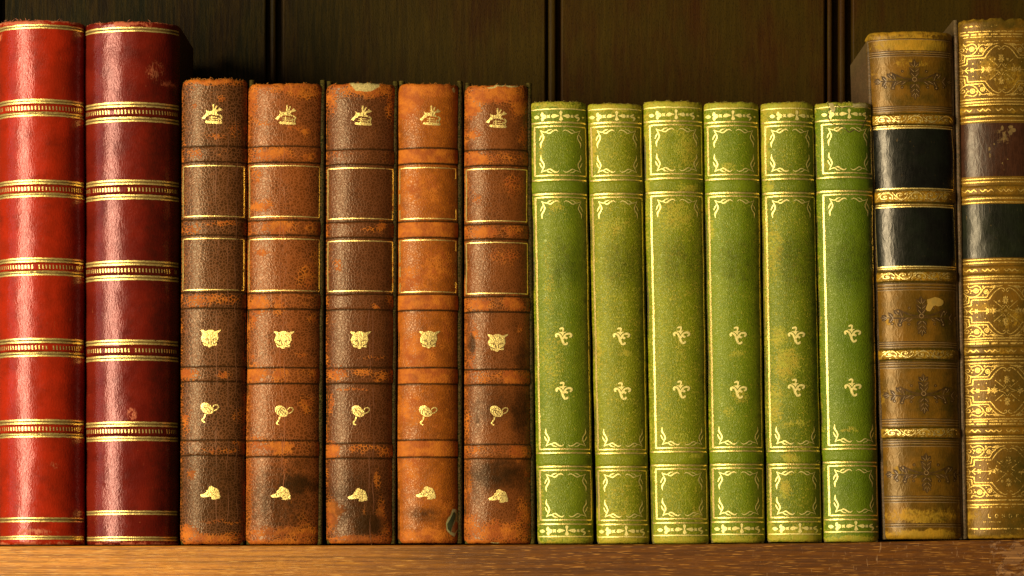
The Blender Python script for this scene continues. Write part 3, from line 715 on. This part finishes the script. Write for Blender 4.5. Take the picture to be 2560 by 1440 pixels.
# ------------------------------------------------------------------ tan book with black labels
def tan_leather(seed, base=(.168, .076, .006), base2=(.092, .046, .004), **kw):
    a = dict(seed=seed, rough=.36, rough_wear=.55, cell=9, aniso=(1.3, .5, 1), crack=(.14, .085, .02), crack_amt=.10, k=(1.2, .3, .1), bump=.12, fine=22, fineamt=.12, spec=.34, stain=.75, wrinkle=.8, tint=(1., .74, .42))
    a.update(kw)
    return leather('tan_leather', base, base2, (.36, .19, .012), (.28, .165, .012), (.040, .031, .004), (.55, .40, .12), **a)

def label_leather(name, base, base2, seed, rough=.29):
    return leather(name, base, base2, (.18, .11, .03), (.22, .13, .04), (.004, .003, .003), (.5, .35, .12), seed=seed, rough=rough, rough_wear=.6, cell=7, aniso=(1.6, .35, 1),
                   crack=tuple(x * 1.8 for x in base), crack_amt=.3, k=(1.2, .3, .1), bump=.08, fine=20, fineamt=.14, spec=.34, stain=.4, wrinkle=1.2, tint=(1., .92, .8))

T1 = Book(2166, 2384, 2206.5, 2409, 77, 1348, (2.5, 16), 38, 'book', 'tan leather book with two glossy black label panels and dark floral stamps',
          'tan calf leather volumes at the right end', disp=1.1, seed=101, cr=14, capr=12, fray=1.6, bands=[(284, 312), (475, 507), (677, 705), (872, 900), (1068, 1096)], bandh=4.5)
T1.edge_wear = .8; T1.end_px = 22; T1.side_wear = .35; T1.band_wear = .5; T1.crease_dark = .8
T1.blobs = [(2280, 110, 110, 24, .85), (2200, 180, 40, 40, .35), (2270, 160, 60, 16, .5), (2300, 1290, 120, 26, .62), (2300, 1335, 120, 14, .8), (2210, 980, 20, 40, .4), (2225, 805, 12, 12, .7), (2240, 1178, 14, 12, .7)]
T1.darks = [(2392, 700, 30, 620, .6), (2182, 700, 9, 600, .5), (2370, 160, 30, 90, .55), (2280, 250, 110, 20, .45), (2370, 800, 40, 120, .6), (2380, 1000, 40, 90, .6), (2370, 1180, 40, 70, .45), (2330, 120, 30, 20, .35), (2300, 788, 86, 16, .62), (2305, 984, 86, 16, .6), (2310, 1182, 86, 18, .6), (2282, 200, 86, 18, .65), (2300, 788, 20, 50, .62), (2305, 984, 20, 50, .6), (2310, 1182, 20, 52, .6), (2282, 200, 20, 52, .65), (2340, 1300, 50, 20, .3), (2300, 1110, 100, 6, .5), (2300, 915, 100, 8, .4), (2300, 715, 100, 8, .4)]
mt = tan_leather(5.)
T1.build_spine(mt); T1.build_bands(mt)
M_BLIND = plain('blind_tooling', (.040, .021, .005), (.085, .043, .008), .55, 260, bump=.6, spec=.15)
M_EDGE_LIGHT = plain('tooling_edge_highlight', (.30, .19, .075), (.22, .13, .04), .35, 260)  # pale strokes that paint highlights along the tooled edges
W1 = lambda y: T1.xr(y) - T1.xl(y)
for ys in ((97,), (127, 132.5, 138), (265, 270, 275), (708, 716, 723), (854, 859, 865), (905, 911, 918), (1047, 1053, 1060), (1101, 1107, 1114), (1240, 1247, 1254), (1309, 1315)):
    t = Tool(T1, 'tooled_groove', [M_BLIND, M_EDGE_LIGHT])
    for y in ys:
        t.stroke([(4, y + .5), (W1(y) / 2, y), (W1(y) - 5, y + .5)], 2.3, True, 0, .4, .6)
        t.stroke([(4, y + 2.5), (W1(y) / 2, y + 2), (W1(y) - 5, y + 2.5)], 1.1, True, 1, .45, .6)
    t.build()
def blind_flower(cx, cy):
    t = Tool(T1, 'tooled_floral_spray', [M_BLIND, M_EDGE_LIGHT])
    ax = cx - T1.xl(cy)
    def leafp(x, y, a, L, w):
        t.leaf(ax + x, cy + y, a, L * 1.15, w * 1.35, 0, .4)
        t.stroke([(ax + x + 1, cy + y + 1), (ax + x + 1 + L * .8 * math.cos(a), cy + y + 1 + L * .8 * math.sin(a))], [1.4, .6], False, 1, .6)
    for sx in (-1, 1):
        t.stroke([(ax, cy + 1), (ax + sx * 24, cy - 2), (ax + sx * 42, cy - 9), (ax + sx * 54, cy - 16)], [3, 4.2, 4.2, 1.5], True, 0, .4)
        t.stroke([(ax, cy + 3), (ax + sx * 30, cy + 5), (ax + sx * 60, cy + 5), (ax + sx * 88, cy + 3)], [3, 3.5, 3.5, 2], True, 0, .4)
        c0 = 0 if sx > 0 else math.pi
        for k, (x, y, a, L, w) in enumerate([(70, 3, -.9, 15, 7), (70, 4, .9, 15, 7), (84, 3, -.5, 12, 7), (84, 4, .5, 12, 7), (88, 3, 0, 10, 6), (48, 2, -1.2, 17, 8), (48, 6, 1.1, 16, 8), (34, 4, .5, 18, 7), (58, -4, -.9, 14, 7), (24, 6, .6, 14, 6)]):
            leafp(sx * x, y, a if sx > 0 else math.pi - a, L, w)
        for (x, y, r) in ((57, -12, 5.), (54, 21, 4.5), (30, -20, 2.6), (32, 20, 2.6), (72, 18, 3.)):
            t.ring(ax + sx * x, cy + y, r, 2.4, 0, .4); t.disc(ax + sx * x + .6, cy + y + .6, r * .4, 1, .5)
        for (y, a, L) in ((-8, -.9, 14), (-20, -.7, 14), (-32, -.8, 13), (12, .8, 14), (24, .8, 13), (34, .9, 12)):
            leafp(sx * 2, y, a if sx > 0 else math.pi - a, L, 7.5)
    leafp(0, -34, -math.pi / 2, 15, 8); leafp(0, 36, math.pi / 2, 14, 7)
    t.stroke([(ax, cy - 36), (ax, cy + 38)], [2, 4, 2], False, 0, .4)
    t.flower(ax, cy, 10, 8, 0, .5); t.ring(ax, cy, 5, 1.4, 1, .7)
    t.build()
for c in ((2282, 198), (2299, 790), (2304.5, 984), (2311, 1182)): blind_flower(*c)
t = Tool(T1, 'scuffed_chip', [plain('bared_hide', (.40, .235, .035), (.30, .19, .03), .7, 300)])
t.poly([(x / 7.2 + 2195 - T1.xl(760), y / 7.2 + 670) for x, y in [(850, 570), (930, 545), (1000, 520), (1080, 540), (1150, 580), (1155, 630), (1120, 670), (1050, 690), (1000, 670), (960, 690), (930, 740), (900, 780), (850, 775), (820, 740), (860, 640)]], 0, .75, 4)
t.build()
gt = G_(.04, 101, .36); gtw = G_(.11, 101, .4)
for (a, c) in T1.bands:
    y = (a + c) / 2 - 1; W = W1(y); H = (c - a) / 2 - 5
    t = Tool(T1, 'gilt_scroll_border', [gtw, M_ENGRAVE])
    x = 12; s_ = 1
    while x < W - 30:
        L = random.uniform(34, 40)
        t.stroke([(x, y + s_ * H * .8), (x + L * .25, y - s_ * H * .2), (x + L * .6, y - s_ * H * .95), (x + L * .95, y - s_ * H * .2), (x + L, y + s_ * H * .8)], [1, 1.8, 2.2, 1.8, 1.])
        t.stroke([(x + L * .75, y - s_ * H * .6), (x + L * .35, y - s_ * H * .5), (x + L * .3, y + s_ * H * .5), (x + L * .62, y + s_ * H * .55), (x + L * .6, y - s_ * H * .05), (x + L * .48, y)], [.8, 1.4, 1.6, 1.4, 1.3, 1.2])
        t.disc(x + L * .5, y + s_ * H * .1, 2.4)
        t.leaf(x + L * .1, y - s_ * H * .4, -s_ * .5, 9, 3.5); t.leaf(x + L * .8, y + s_ * H * .2, s_ * .9, 8, 3.5)
        for _ in range(1): t.disc(x + random.uniform(0, L), y + random.uniform(-H, H), 1.1, n=6)
        x += L; s_ = -s_
    t.build()
    t = Tool(T1, 'gilt_border_edge', [G_(.2, 101, .45)])
    for yy in (a + 4, c - 4): t.stroke([(5, yy), (W / 2, yy - .4), (W - 8, yy)], 1.2, True, 0, .5)
    t.build()
ML = label_leather('black_label_leather', (.0045, .0045, .0035), (.007, .009, .005), 2.)
for (a, c) in ((321, 470), (518, 665)):
    pl = T1.patch('label_panel', .03, .955, a, c, ML, T1.spine, .45, False, 3.2, frac=True)
    t = Tool(T1, 'gilt_label_frame', [gt]); W = W1(a)
    t.stroke([(5, a - 1), (W / 2, a - 1.5), (W - 8, a - 1)], 3.0, True, 0, .8, .3); t.stroke([(6, c + 1.5), (W / 2, c + 1), (W - 8, c + 1.5)], 3.0, True, 0, .8, .3)
    t.stroke([(8, a), (8, c)], 1.0, False, 0, .8); t.stroke([(W - 10, a), (W - 10, c)], 1.6, False, 0, .8)
    t.stroke([(6, a - 6.5), (W / 2, a - 7), (W - 8, a - 6.5)], 1.5, True, 0, .5, .3); t.stroke([(6, c + 6.5), (W / 2, c + 6), (W - 8, c + 6.5)], 1.4, True, 0, .5, .3)
    t.build()
MB = leather('tan_board', (.055, .035, .012), (.04, .028, .010), (.08, .05, .015), (.08, .05, .015), (.01, .007, .004), (.3, .25, .1), seed=7, rough=.55, cell=16, bump=.3)
T1.build_boards(MB, M_PAGE, ear=-20, thick=12, tuck=1.0)

# ------------------------------------------------------------------ gilt book at the right end
T2 = Book(2392, 2624, 2415, 2636, 47, 1347, (2.5, 16), 40, 'book', 'large tan leather book covered in gilt medallions with LONDON at its foot',
          'tan calf leather volumes at the right end', disp=1.0, seed=131, cr=12, capr=10, fray=5.0, bands=[(263, 286), (463, 489), (664, 686), (866, 888), (1066, 1088)], bandh=3.6)
T2.edge_wear = .7; T2.end_px = 16; T2.side_wear = .4; T2.band_wear = .35; T2.crease_dark = .5
T2.blobs = [(2460, 170, 40, 40, .55), (2520, 190, 50, 50, .5), (2430, 95, 60, 30, .5), (2450, 770, 40, 30, .5), (2520, 800, 50, 40, .5), (2450, 980, 40, 30, .4), (2420, 1290, 40, 30, .5), (2500, 340, 26, 24, .5)]
T2.darks = [(2500, 52, 120, 12, .6), (2575, 300, 30, 300, .5), (2450, 1335, 60, 14, .5), (2510, 175, 34, 44, .45), (2515, 777, 34, 44, .4), (2520, 976, 34, 44, .4), (2520, 1178, 50, 60, .5), (2600, 700, 55, 700, .75), (2510, 60, 90, 16, .6), (2570, 170, 40, 90, .5), (2570, 780, 40, 90, .45), (2560, 1180, 60, 80, .6), (2560, 1300, 80, 60, .6), (2550, 980, 60, 80, .45), (2505, 790, 40, 30, .3), (2440, 55, 30, 10, .5)]  # darks at the right side and top paint light falloff into the leather
mt2 = tan_leather(9., (.170, .078, .005), (.095, .048, .004), rough=.40, crack_amt=.2, cell=16)
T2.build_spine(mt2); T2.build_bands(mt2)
W2 = lambda y: T2.xr(y) - T2.xl(y)
AG = dict(colr=(.76, .50, .115), dull=(.34, .20, .03), seed=131)
g2 = gold('antique_gold', worn=.05, rough=.42, **AG); g2w = gold('antique_gold', worn=.10, rough=.44, **AG); g2x = gold('antique_gold', worn=.18, rough=.46, **AG)
def t2rule(ys, wd, gm, name='gilt_rule', x0=5, dash=False, off=.55):
    t = Tool(T2, name, [gm])
    for y in ys:
        W = W2(y)
        if dash:
            x = x0
            while x < W - 10:
                L = random.uniform(12, 34); t.stroke([(x, y), (x + L, y - .3)], wd, False, 0, off, .8); x += L + random.uniform(2, 6)
        else: t.stroke([(x0, y + 1), (W / 2, y - .3), (W - 6, y + 1)], wd, True, 0, off, .6)
    t.build()
t2rule((65,), 3.0, g2x, dash=True, x0=14); t2rule((78,), 2.2, g2w, dash=True, x0=8); t2rule((85,), 3.8, g2w, dash=True, x0=8); t2rule((91.5,), 2.2, g2w, dash=True, x0=14); t2rule((102,), 2.0, g2x, x0=20, dash=True)
t2rule((246,), 2.6, g2); t2rule((253.5, 260.5), 3.2, g2); t2rule((290,), 3.4, g2); t2rule((301,), 2.6, g2, off=.9)
t2rule((446,), 2.6, g2, off=.9); t2rule((454,), 3.0, g2); t2rule((495,), 3.2, g2); t2rule((505,), 2.4, g2, off=.9)
t2rule((648,), 2.4, g2, off=.9); t2rule((656,), 3.0, g2); t2rule((691,), 3.2, g2); t2rule((697,), 2.6, g2w); t2rule((707,), 2.6, g2w)
t2rule((845,), 2.8, g2w); t2rule((851,), 2.2, g2w); t2rule((858,), 4.6, g2w, dash=True); t2rule((891,), 2.4, g2w, dash=True); t2rule((898,), 3.2, g2); t2rule((907,), 2.8, g2w)
t2rule((1047,), 2.6, g2w); t2rule((1053, 1060), 3.2, g2w, dash=True); t2rule((1091,), 3.0, g2); t2rule((1097,), 2.6, g2); t2rule((1107,), 2.6, g2w)
t2rule((1250,), 3.0, g2w); t2rule((1261, ), 3.0, g2w); t2rule((1268,), 3.6, g2x, dash=True); t2rule((1305,), 2.0, g2x, dash=True, x0=40); t2rule((1322,), 3.4, g2w, dash=True, x0=8); t2rule((1330,), 1.8, g2x, dash=True, x0=12)
for yb in (274.5, 476, 675, 877, 1077):
    t = Tool(T2, 'gilt_zigzag', [g2w]); W = W2(yb); x = 7
    while x < W - 16:
        n = random.randint(4, 7); P = []
        for i in range(n): P.append((x + i * 6.4, yb + (2.6 if i % 2 else -2.2)))
        t.stroke(P, [1.5, 3., 3., 3., 1.5], True, 0, .6); x += n * 6.4 + random.uniform(0, 7)
    t.build()
def medallion(yc, H, worn):
    gm = gold('antique_gold', worn=worn * .8, rough=.42, **AG); t = Tool(T2, 'gilt_medallion', [gm, M_ENGRAVE])
    cx = 104.; s_ = 8.47; k = H / 66.
    def f(p, sx, sy): # study coords: centre 940,650
        return (cx + sx * (p[0] - 940) / s_, yc + sy * (p[1] - 650) / s_ * k)
    for sx in (1, -1):
        for sy in (1, -1):
            q = lambda P: [f(p, sx, sy) for p in P]
            for P in ([(70, 740), (240, 775), (250, 890), (590, 890)], [(70, 800), (190, 825), (205, 945), (545, 945)]): t.stroke(q(P), 2.6, False)
            t.stroke(q([(590, 890), (700, 1035), (800, 1120), (875, 1140), (925, 1100), (905, 1065), (870, 1090)]), [2.6, 2.6, 2.4, 2.2, 2., 2., 2.])
            t.stroke(q([(545, 945), (620, 1060), (740, 1160), (880, 1192)]), [2.4, 2.4, 2.2, 1.8])
            t.stroke(q([(80, 1075), (200, 965), (330, 965), (430, 1050), (430, 1140), (350, 1195), (215, 1160), (180, 1205)]), [1.6, 2.4, 2.2, 2.2, 2., 2., 2.2, 2.8])
            t.stroke(q([(430, 1050), (500, 1145), (560, 1170), (640, 1150)]), [2.4, 2.2, 2., 1.4])
            t.stroke(q([(110, 1095), (160, 1115), (192, 1080), (165, 1045), (130, 1070)]), 1.9)
            t.stroke(q([(80, 860), (130, 875), (152, 940), (135, 1020)]), [1.6, 2.2, 2.2, 1.6]); t.ring(*f((88, 920), sx, sy), 2.4, 1.8)
            t.disc(*f((340, 1088), sx, sy), 6.4); t.disc(*f((540, 1060), sx, sy), 6.0)
            t.ring(*f((340, 1088), sx, sy), 3.4, .9, 1, .9); t.ring(*f((540, 1060), sx, sy), 3.2, .9, 1, .9)
            for p in ((475, 990), (620, 1108), (160, 865), (232, 1040), (355, 520 + 260), (510, 810), (690, 760), (800, 860), (1000, 760), (220, 1120), (415, 1105)): t.disc(*f(p, sx, sy), 1.4, n=7)
            x, y = f((230, 1090), sx, sy); t.leaf(x, y, 0 if sx > 0 else math.pi, 6, 4)
            x, y = f((640, 1165), sx, sy); t.poly([f((600, 1150), sx, sy), f((690, 1140), sx, sy), f((780, 1195), sx, sy), f((660, 1195), sx, sy)])
            x, y = f((480, 1150), sx, sy); t.leaf(x, y, sy * 1.57, 6, 4)
            t.stroke(q([(690, 870), (870, 720)]), 1.7, False); t.stroke(q([(770, 655), (870, 690), (935, 770)]), 1.6)
        g3 = lambda P: [f(p, sx, 1) for p in P]
        t.stroke(g3([(90, 650), (760, 650)]), 1.6, False)
        t.stroke(g3([(205, 650), (262, 590)]), 1.9, False); t.stroke(g3([(205, 650), (262, 715)]), 1.9, False)
        t.stroke(g3([(130, 595), (165, 650), (150, 712)]), 2.2); t.stroke(g3([(90, 620), (90, 680)]), 2.6, False)
        x, y = f((340, 650), sx, 1); t.flower(x, y, 6.2, 6)
        x, y = f((672, 645), sx, 1); t.flower(x, y, 9, 6, ph=.5)
        x, y = f((590, 648), sx, 1)
        for a in (2.3, 3.14, -2.3): t.leaf(x, y, a if sx > 0 else math.pi - a, 12, 4.5)
    for sy in (1, -1):
        x, y = f((935, 860), 1, sy); t.flower(x, y, 8.5, 7, ph=.3)
        x, y = f((935, 900), 1, sy)
        for a in (.9, 1.57, 2.25): t.leaf(x, y, sy * a, 9, 4.5)
        for xx in (800, 1070): t.flower(*f((xx, 860), 1, sy), 3.6, 6)
    t.flower(*f((940, 650), 1, 1), 4.5, 6)
    t.build()
medallion(173, 67, .10); medallion(777, 65.5, .11); medallion(976, 65.5, .12); medallion(1178, 66, .17)
for nm, (a, c), b1, b2, sd in (('maroon_label_panel', (307, 440), (.040, .014, .006), (.026, .010, .005), 4.), ('black_label_panel', (509, 644), (.006, .007, .004), (.010, .013, .005), 6.)):
    if nm.startswith('maroon'): T2.blobs += [(2560, 470, 26, 14, .5)]
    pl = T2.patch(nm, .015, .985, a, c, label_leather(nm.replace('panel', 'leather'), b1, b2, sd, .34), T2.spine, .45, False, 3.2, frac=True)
t = Tool(T2, 'label_scuffs', [plain('bared_label', (.17, .10, .022), (.10, .06, .015), .7, 260)])
for (x, y, r, ry) in ((2500, 320, 4, 7), (2521, 318, 7, 5), (2519, 332, 6, 9), (2527, 325, 8, 8), (2508, 340, 3, 8), (2468, 372, 3, 6), (2470, 388, 3, 7), (2500, 408, 2, 3), (2513, 398, 2, 2), (2480, 360, 2, 4)):
    n = 9; t.poly([(x - T2.xl(y) + r * random.uniform(.5, 1.2) * math.cos(2 * math.pi * i / n), y + ry * random.uniform(.5, 1.2) * math.sin(2 * math.pi * i / n)) for i in range(n)], 0, .75, 5)
t.build()
# the word LONDON at the foot
LET = {'L': [[(0, 0), (0, 8), (5, 8)]], 'O': [[(3, 0), (5.4, 1.4), (5.8, 4), (5.4, 6.6), (3, 8), (.6, 6.6), (.2, 4), (.6, 1.4), (3, 0)]], 'N': [[(0, 8), (0, 0), (5.2, 8), (5.2, 0)]], 'D': [[(0, 0), (0, 8), (2.6, 8), (5, 6.4), (5.4, 4), (5, 1.6), (2.6, 0), (0, 0)]]}
t = Tool(T2, 'gilt_lettering', [gold('antique_gold', worn=.12, rough=.45, **AG)])
for ch, x in zip('LONDON', (2467, 2483, 2500, 2517, 2535, 2553)):
    for P in LET[ch]: t.stroke([(x - T2.xl(1290) + a * 1.15, 1285.5 + b * 1.1) for a, b in P], 1.9, False, 0, .6, step=3)
t.build()
T2.build_boards(MB, M_PAGE, ear=4, thick=13, left_out=8)

# ------------------------------------------------------------------ shelf and back of the bookcase
SX = [-900, 0, 640, 1280, 1700, 2130, 2400, 2560, 3300]; SY = [1366, 1365, 1364, 1361.8, 1360.8, 1356.6, 1350.5, 1349, 1347]
def shelf():
    T = NT('varnished_shelf_wood')
    o = T.n('ShaderNodeTexCoord').outputs['Object']
    v = T.mapv(o, scale=(1 / S / 100, 1 / S / 100, 1 / S / 100))
    sep = T.n('ShaderNodeSeparateXYZ', {0: v})
    X = sep.outputs[0]
    gr = T.noise(T.mapv(v, scale=(.25, 2, 3.2), loc=(3, 0, 0)), 5.0, 8, .7, .8)
    rings = T.noise(T.mapv(v, scale=(.12, 1, 1.0), rot=(0, .03, 0)), 3.4, 4, .55, 1.4)
    ring = T.math('FRACT', T.math('MULTIPLY', rings, 11.0))
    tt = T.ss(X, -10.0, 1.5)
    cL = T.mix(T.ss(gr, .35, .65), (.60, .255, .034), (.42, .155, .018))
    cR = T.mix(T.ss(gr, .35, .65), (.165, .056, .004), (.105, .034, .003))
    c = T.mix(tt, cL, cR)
    c = T.mix(T.math('MULTIPLY', T.ss(ring, .55, .95), .32), c, T.mix(.7, c, (.09, .03, .01)))
    lg = T.noise(T.mapv(v, scale=(.045, 1, 3.4), loc=(1, 0, 2)), 6.0, 7, .75, .4)
    c = T.mix(T.math('MULTIPLY', T.ss(lg, .44, .60), .7), c, T.mix(.75, c, (.035, .012, .002)))
    fl = T.vor(T.mapv(v, scale=(.15, 1, 3.6)), 12.0, 'F1')
    flm = T.math('MULTIPLY', T.ss(fl, .34, .24), T.ss(T.noise(v, .9, 3), .34, .50))
    flm = T.math('MULTIPLY', flm, T.ss(T.noise(T.mapv(v, scale=(.3, 1, 3)), 9., 3), .42, .58))
    c = T.mix(T.math('MULTIPLY', flm, .8), c, T.mix(tt, (.66, .36, .09), (.50, .23, .04)))
    scr = T.ss(T.noise(T.mapv(v, scale=(3.2, 1, .7), rot=(0, .12, 0)), 6., 3, .5, 1.), .66, .72)
    c = T.mix(T.math('MULTIPLY', T.math('MULTIPLY', scr, T.ss(X, 4.5, 9.)), .5), c, (.42, .24, .11))
    wn = T.noise(T.mapv(v, scale=(1, 1, 1.3)), 2.6, 7, .7, .5)
    wr = T.ss(T.math('ADD', T.math('MULTIPLY', T.ss(X, 10.2, 13.4), .52), T.math('MULTIPLY', T.math('SUBTRACT', wn, .5), 1.6)), .40, .50)
    c = T.mix(wr, c, T.mix(T.ss(lg, .4, .56), (.36, .17, .045), (.14, .055, .010)))
    dk = T.ss(T.noise(v, 14, 4, .7), .70, .78)
    c = T.mix(T.math('MULTIPLY', dk, .6), c, (.03, .014, .008))
    h = T.math('ADD', T.math('MULTIPLY', gr, 1.), T.math('MULTIPLY', wr, -.8))
    bp = T.n('ShaderNodeBump', {'Height': h, 'Strength': .5, 'Distance': S * 2}).outputs[0]
    rg = T.math('ADD', T.math('MULTIPLY', gr, .25), T.math('ADD', .28, T.math('MULTIPLY', wr, .25)))
    ps = T.n('ShaderNodeBsdfPrincipled', {'Base Color': c, 'Roughness': rg, 'Normal': bp, 'Specular IOR Level': .45})
    m = T.out(ps.outputs[0])
    xs = np.linspace(-900, 3300, 421); r = 5.
    prof = [(600., 0.), (300., 0.), (60., 0.)] + [(-12 + r - r * math.sin(a), -(r - r * math.cos(a))) for a in np.linspace(0, math.pi / 2, 6)]
    prof += [(-12., -z) for z in np.linspace(r + 4, 130, 16)] + [(-6, -137.), (600., -137.)]
    P = []
    for x in xs:
        y0 = np.interp(x, SX, SY)
        for j, (dy, dz) in enumerate(prof):
            wob = .7 * float(fbm(np.array(x / 40.), np.array(dz / 30.), 5, 3)) if 3 <= j < len(prof) - 2 else 0.
            chip = 2.2 * max(0, float(fbm(np.array(x / 9.), np.array(1.), 8, 3)) - .38) if 3 <= j < 9 else 0
            P.append(((x - 1280) * S, (dy + wob + chip * 2) * S, (BASE - y0 + dz - chip) * S))
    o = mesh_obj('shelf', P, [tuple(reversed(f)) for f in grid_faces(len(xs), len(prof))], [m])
    o['kind'] = 'structure'; o['label'] = 'varnished oak shelf board, orange at the left and scuffed bare at the right end'; o['category'] = 'shelf'
    return o
shelf()

def back_mat():
    T = NT('dark_panelling_wood')
    o = T.n('ShaderNodeTexCoord').outputs['Object']
    v = T.mapv(o, scale=(1 / S / 100, 1 / S / 100, 1 / S / 100))
    X = T.n('ShaderNodeSeparateXYZ', {0: v}).outputs[0]
    g1 = T.noise(T.mapv(v, scale=(3.2, 1, .22)), 4.5, 7, .7, .5)
    g2 = T.noise(T.mapv(v, scale=(1, 1, .35)), .75, 4, .6)
    g3 = T.noise(T.mapv(v, scale=(1, 1, .55)), 32, 2, .6)
    c = T.mix(T.ss(X, -9., 2.), (.0040, .0046, .0006), (.0300, .0180, .0010))  # albedo kept low to stand in for shade behind the books
    c2 = T.mix(T.ss(X, -9., 5.), (.0070, .0036, .0007), (.0300, .0100, .0010))
    c = T.mix(T.ss(g2, .40, .64), c, c2)
    c = T.mix(T.math('MULTIPLY', T.ss(g1, .38, .70), .42), c, T.mix(.45, c, (.095, .055, .004)))
    c = T.mix(T.math('MULTIPLY', T.ss(g3, .5, .7), .4), c, (.002, .0015, .0005))
    bp = T.n('ShaderNodeBump', {'Height': T.math('ADD', g1, g3), 'Strength': .35, 'Distance': S * 2}).outputs[0]
    return T.out(T.n('ShaderNodeBsdfPrincipled', {'Base Color': c, 'Roughness': .55, 'Normal': bp, 'Specular IOR Level': .06}).outputs[0])
MBK = back_mat()
YB = 540.
kb = 1 + YB / D
def bx(px): return (px - 1280) * kb * S
def strip(name, spans, parent, z0=-20, z1=1650):
    """vertical moulding: list of (px, depth) across, extruded upwards"""
    P = []; F = []
    n = len(spans)
    for z in (z0, z1):
        for px, d in spans: P.append((bx(px), (YB + d) * S, z * S))
    for i in range(n - 1): F.append((i, i + 1, n + i + 1, n + i))
    return mesh_obj(name, P, F, [MBK], parent, smooth=False)
bp_root = bpy.data.objects.new('back_panel', None); col.objects.link(bp_root)
bp_root.location = (0, 0, 0); bp_root['kind'] = 'structure'; bp_root['label'] = 'dark vertical panelling with painted-in shade at the back of the bookcase'; bp_root['category'] = 'panelling'
grooves = [(-14, 12), (665, 706), (1364, 1403), (2062, 2131)]
bounds = [-700] + [v for g in grooves for v in g] + [3300]
for i in range(0, len(bounds), 2):
    a, b = bounds[i], bounds[i + 1]
    strip('back_board', [(a, 9), (a + 1, 2), (a + 4, 0), (b - 4, 0), (b - 1, 2), (b, 9)], bp_root)
def bead(a, b, r=7):
    out = []
    for t in np.linspace(0, math.pi, 9): out.append(((a + b) / 2 - (b - a) / 2 * math.cos(t), 10 - r * math.sin(t)))
    return out
for (a, b, beads) in ((-14, 12, [(-10, 0)]), (665, 706, [(675, 690)]), (1364, 1403, [(1371, 1390)]), (2062, 2131, [(2069, 2082), (2098, 2115)])):
    sp = [(a, 9), (a + 1, 24)]
    for (c, d) in beads: sp += [(c - 1, 24)] + bead(c, d) + [(d + 1, 24)]
    sp += [(b - 1, 24), (b, 9)]
    strip('bead_moulding', sp, bp_root)

# ------------------------------------------------------------------ camera, light, world
cam = bpy.data.cameras.new('camera'); co = bpy.data.objects.new('camera', cam); col.objects.link(co)
co.location = (0, -D * S, (BASE - HZ) * S); co.rotation_euler = (math.radians(90), 0, 0)
cam.sensor_width = 36; cam.lens = 36 * D / 2560.; cam.shift_y = (HZ - 720) / 2560.
cam.clip_start = .05; cam.clip_end = 20
sc.camera = co

def area(name, loc, target, sx, sy, power, colr):
    l = bpy.data.lights.new(name, 'AREA'); l.shape = 'RECTANGLE'; l.size = sx; l.size_y = sy; l.energy = power; l.color = colr
    o = bpy.data.objects.new(name, l); col.objects.link(o); o.location = loc
    o.rotation_euler = (Vector(target) - Vector(loc)).to_track_quat('-Z', 'Y').to_euler()
    return o
area('window_light', (-1.50, -1.45, .22), (0, 0, .12), .52, 1.05, 84, (1.0, .83, .54))
area('room_fill', (-.55, -1.9, .95), (0, 0, .12), 1.0, .6, 4.0, (1.0, .78, .46))
area('side_glow', (-1.35, -.28, .25), (-.1, 0, .13), .20, .8, 1.6, (1.0, .75, .8))

w = bpy.data.worlds.new('World'); sc.world = w; w.use_nodes = True
bg = w.node_tree.nodes.get('Background') or w.node_tree.nodes.new('ShaderNodeBackground')
bg.inputs[0].default_value = (.9, .62, .35, 1); bg.inputs[1].default_value = .035
sc.view_settings.view_transform = 'Standard'; sc.view_settings.look = 'None'; sc.view_settings.exposure = 0; sc.view_settings.gamma = 1
sc.cycles.max_bounces = 6; sc.cycles.transparent_max_bounces = 12
sc.cycles.sample_clamp_indirect = 3
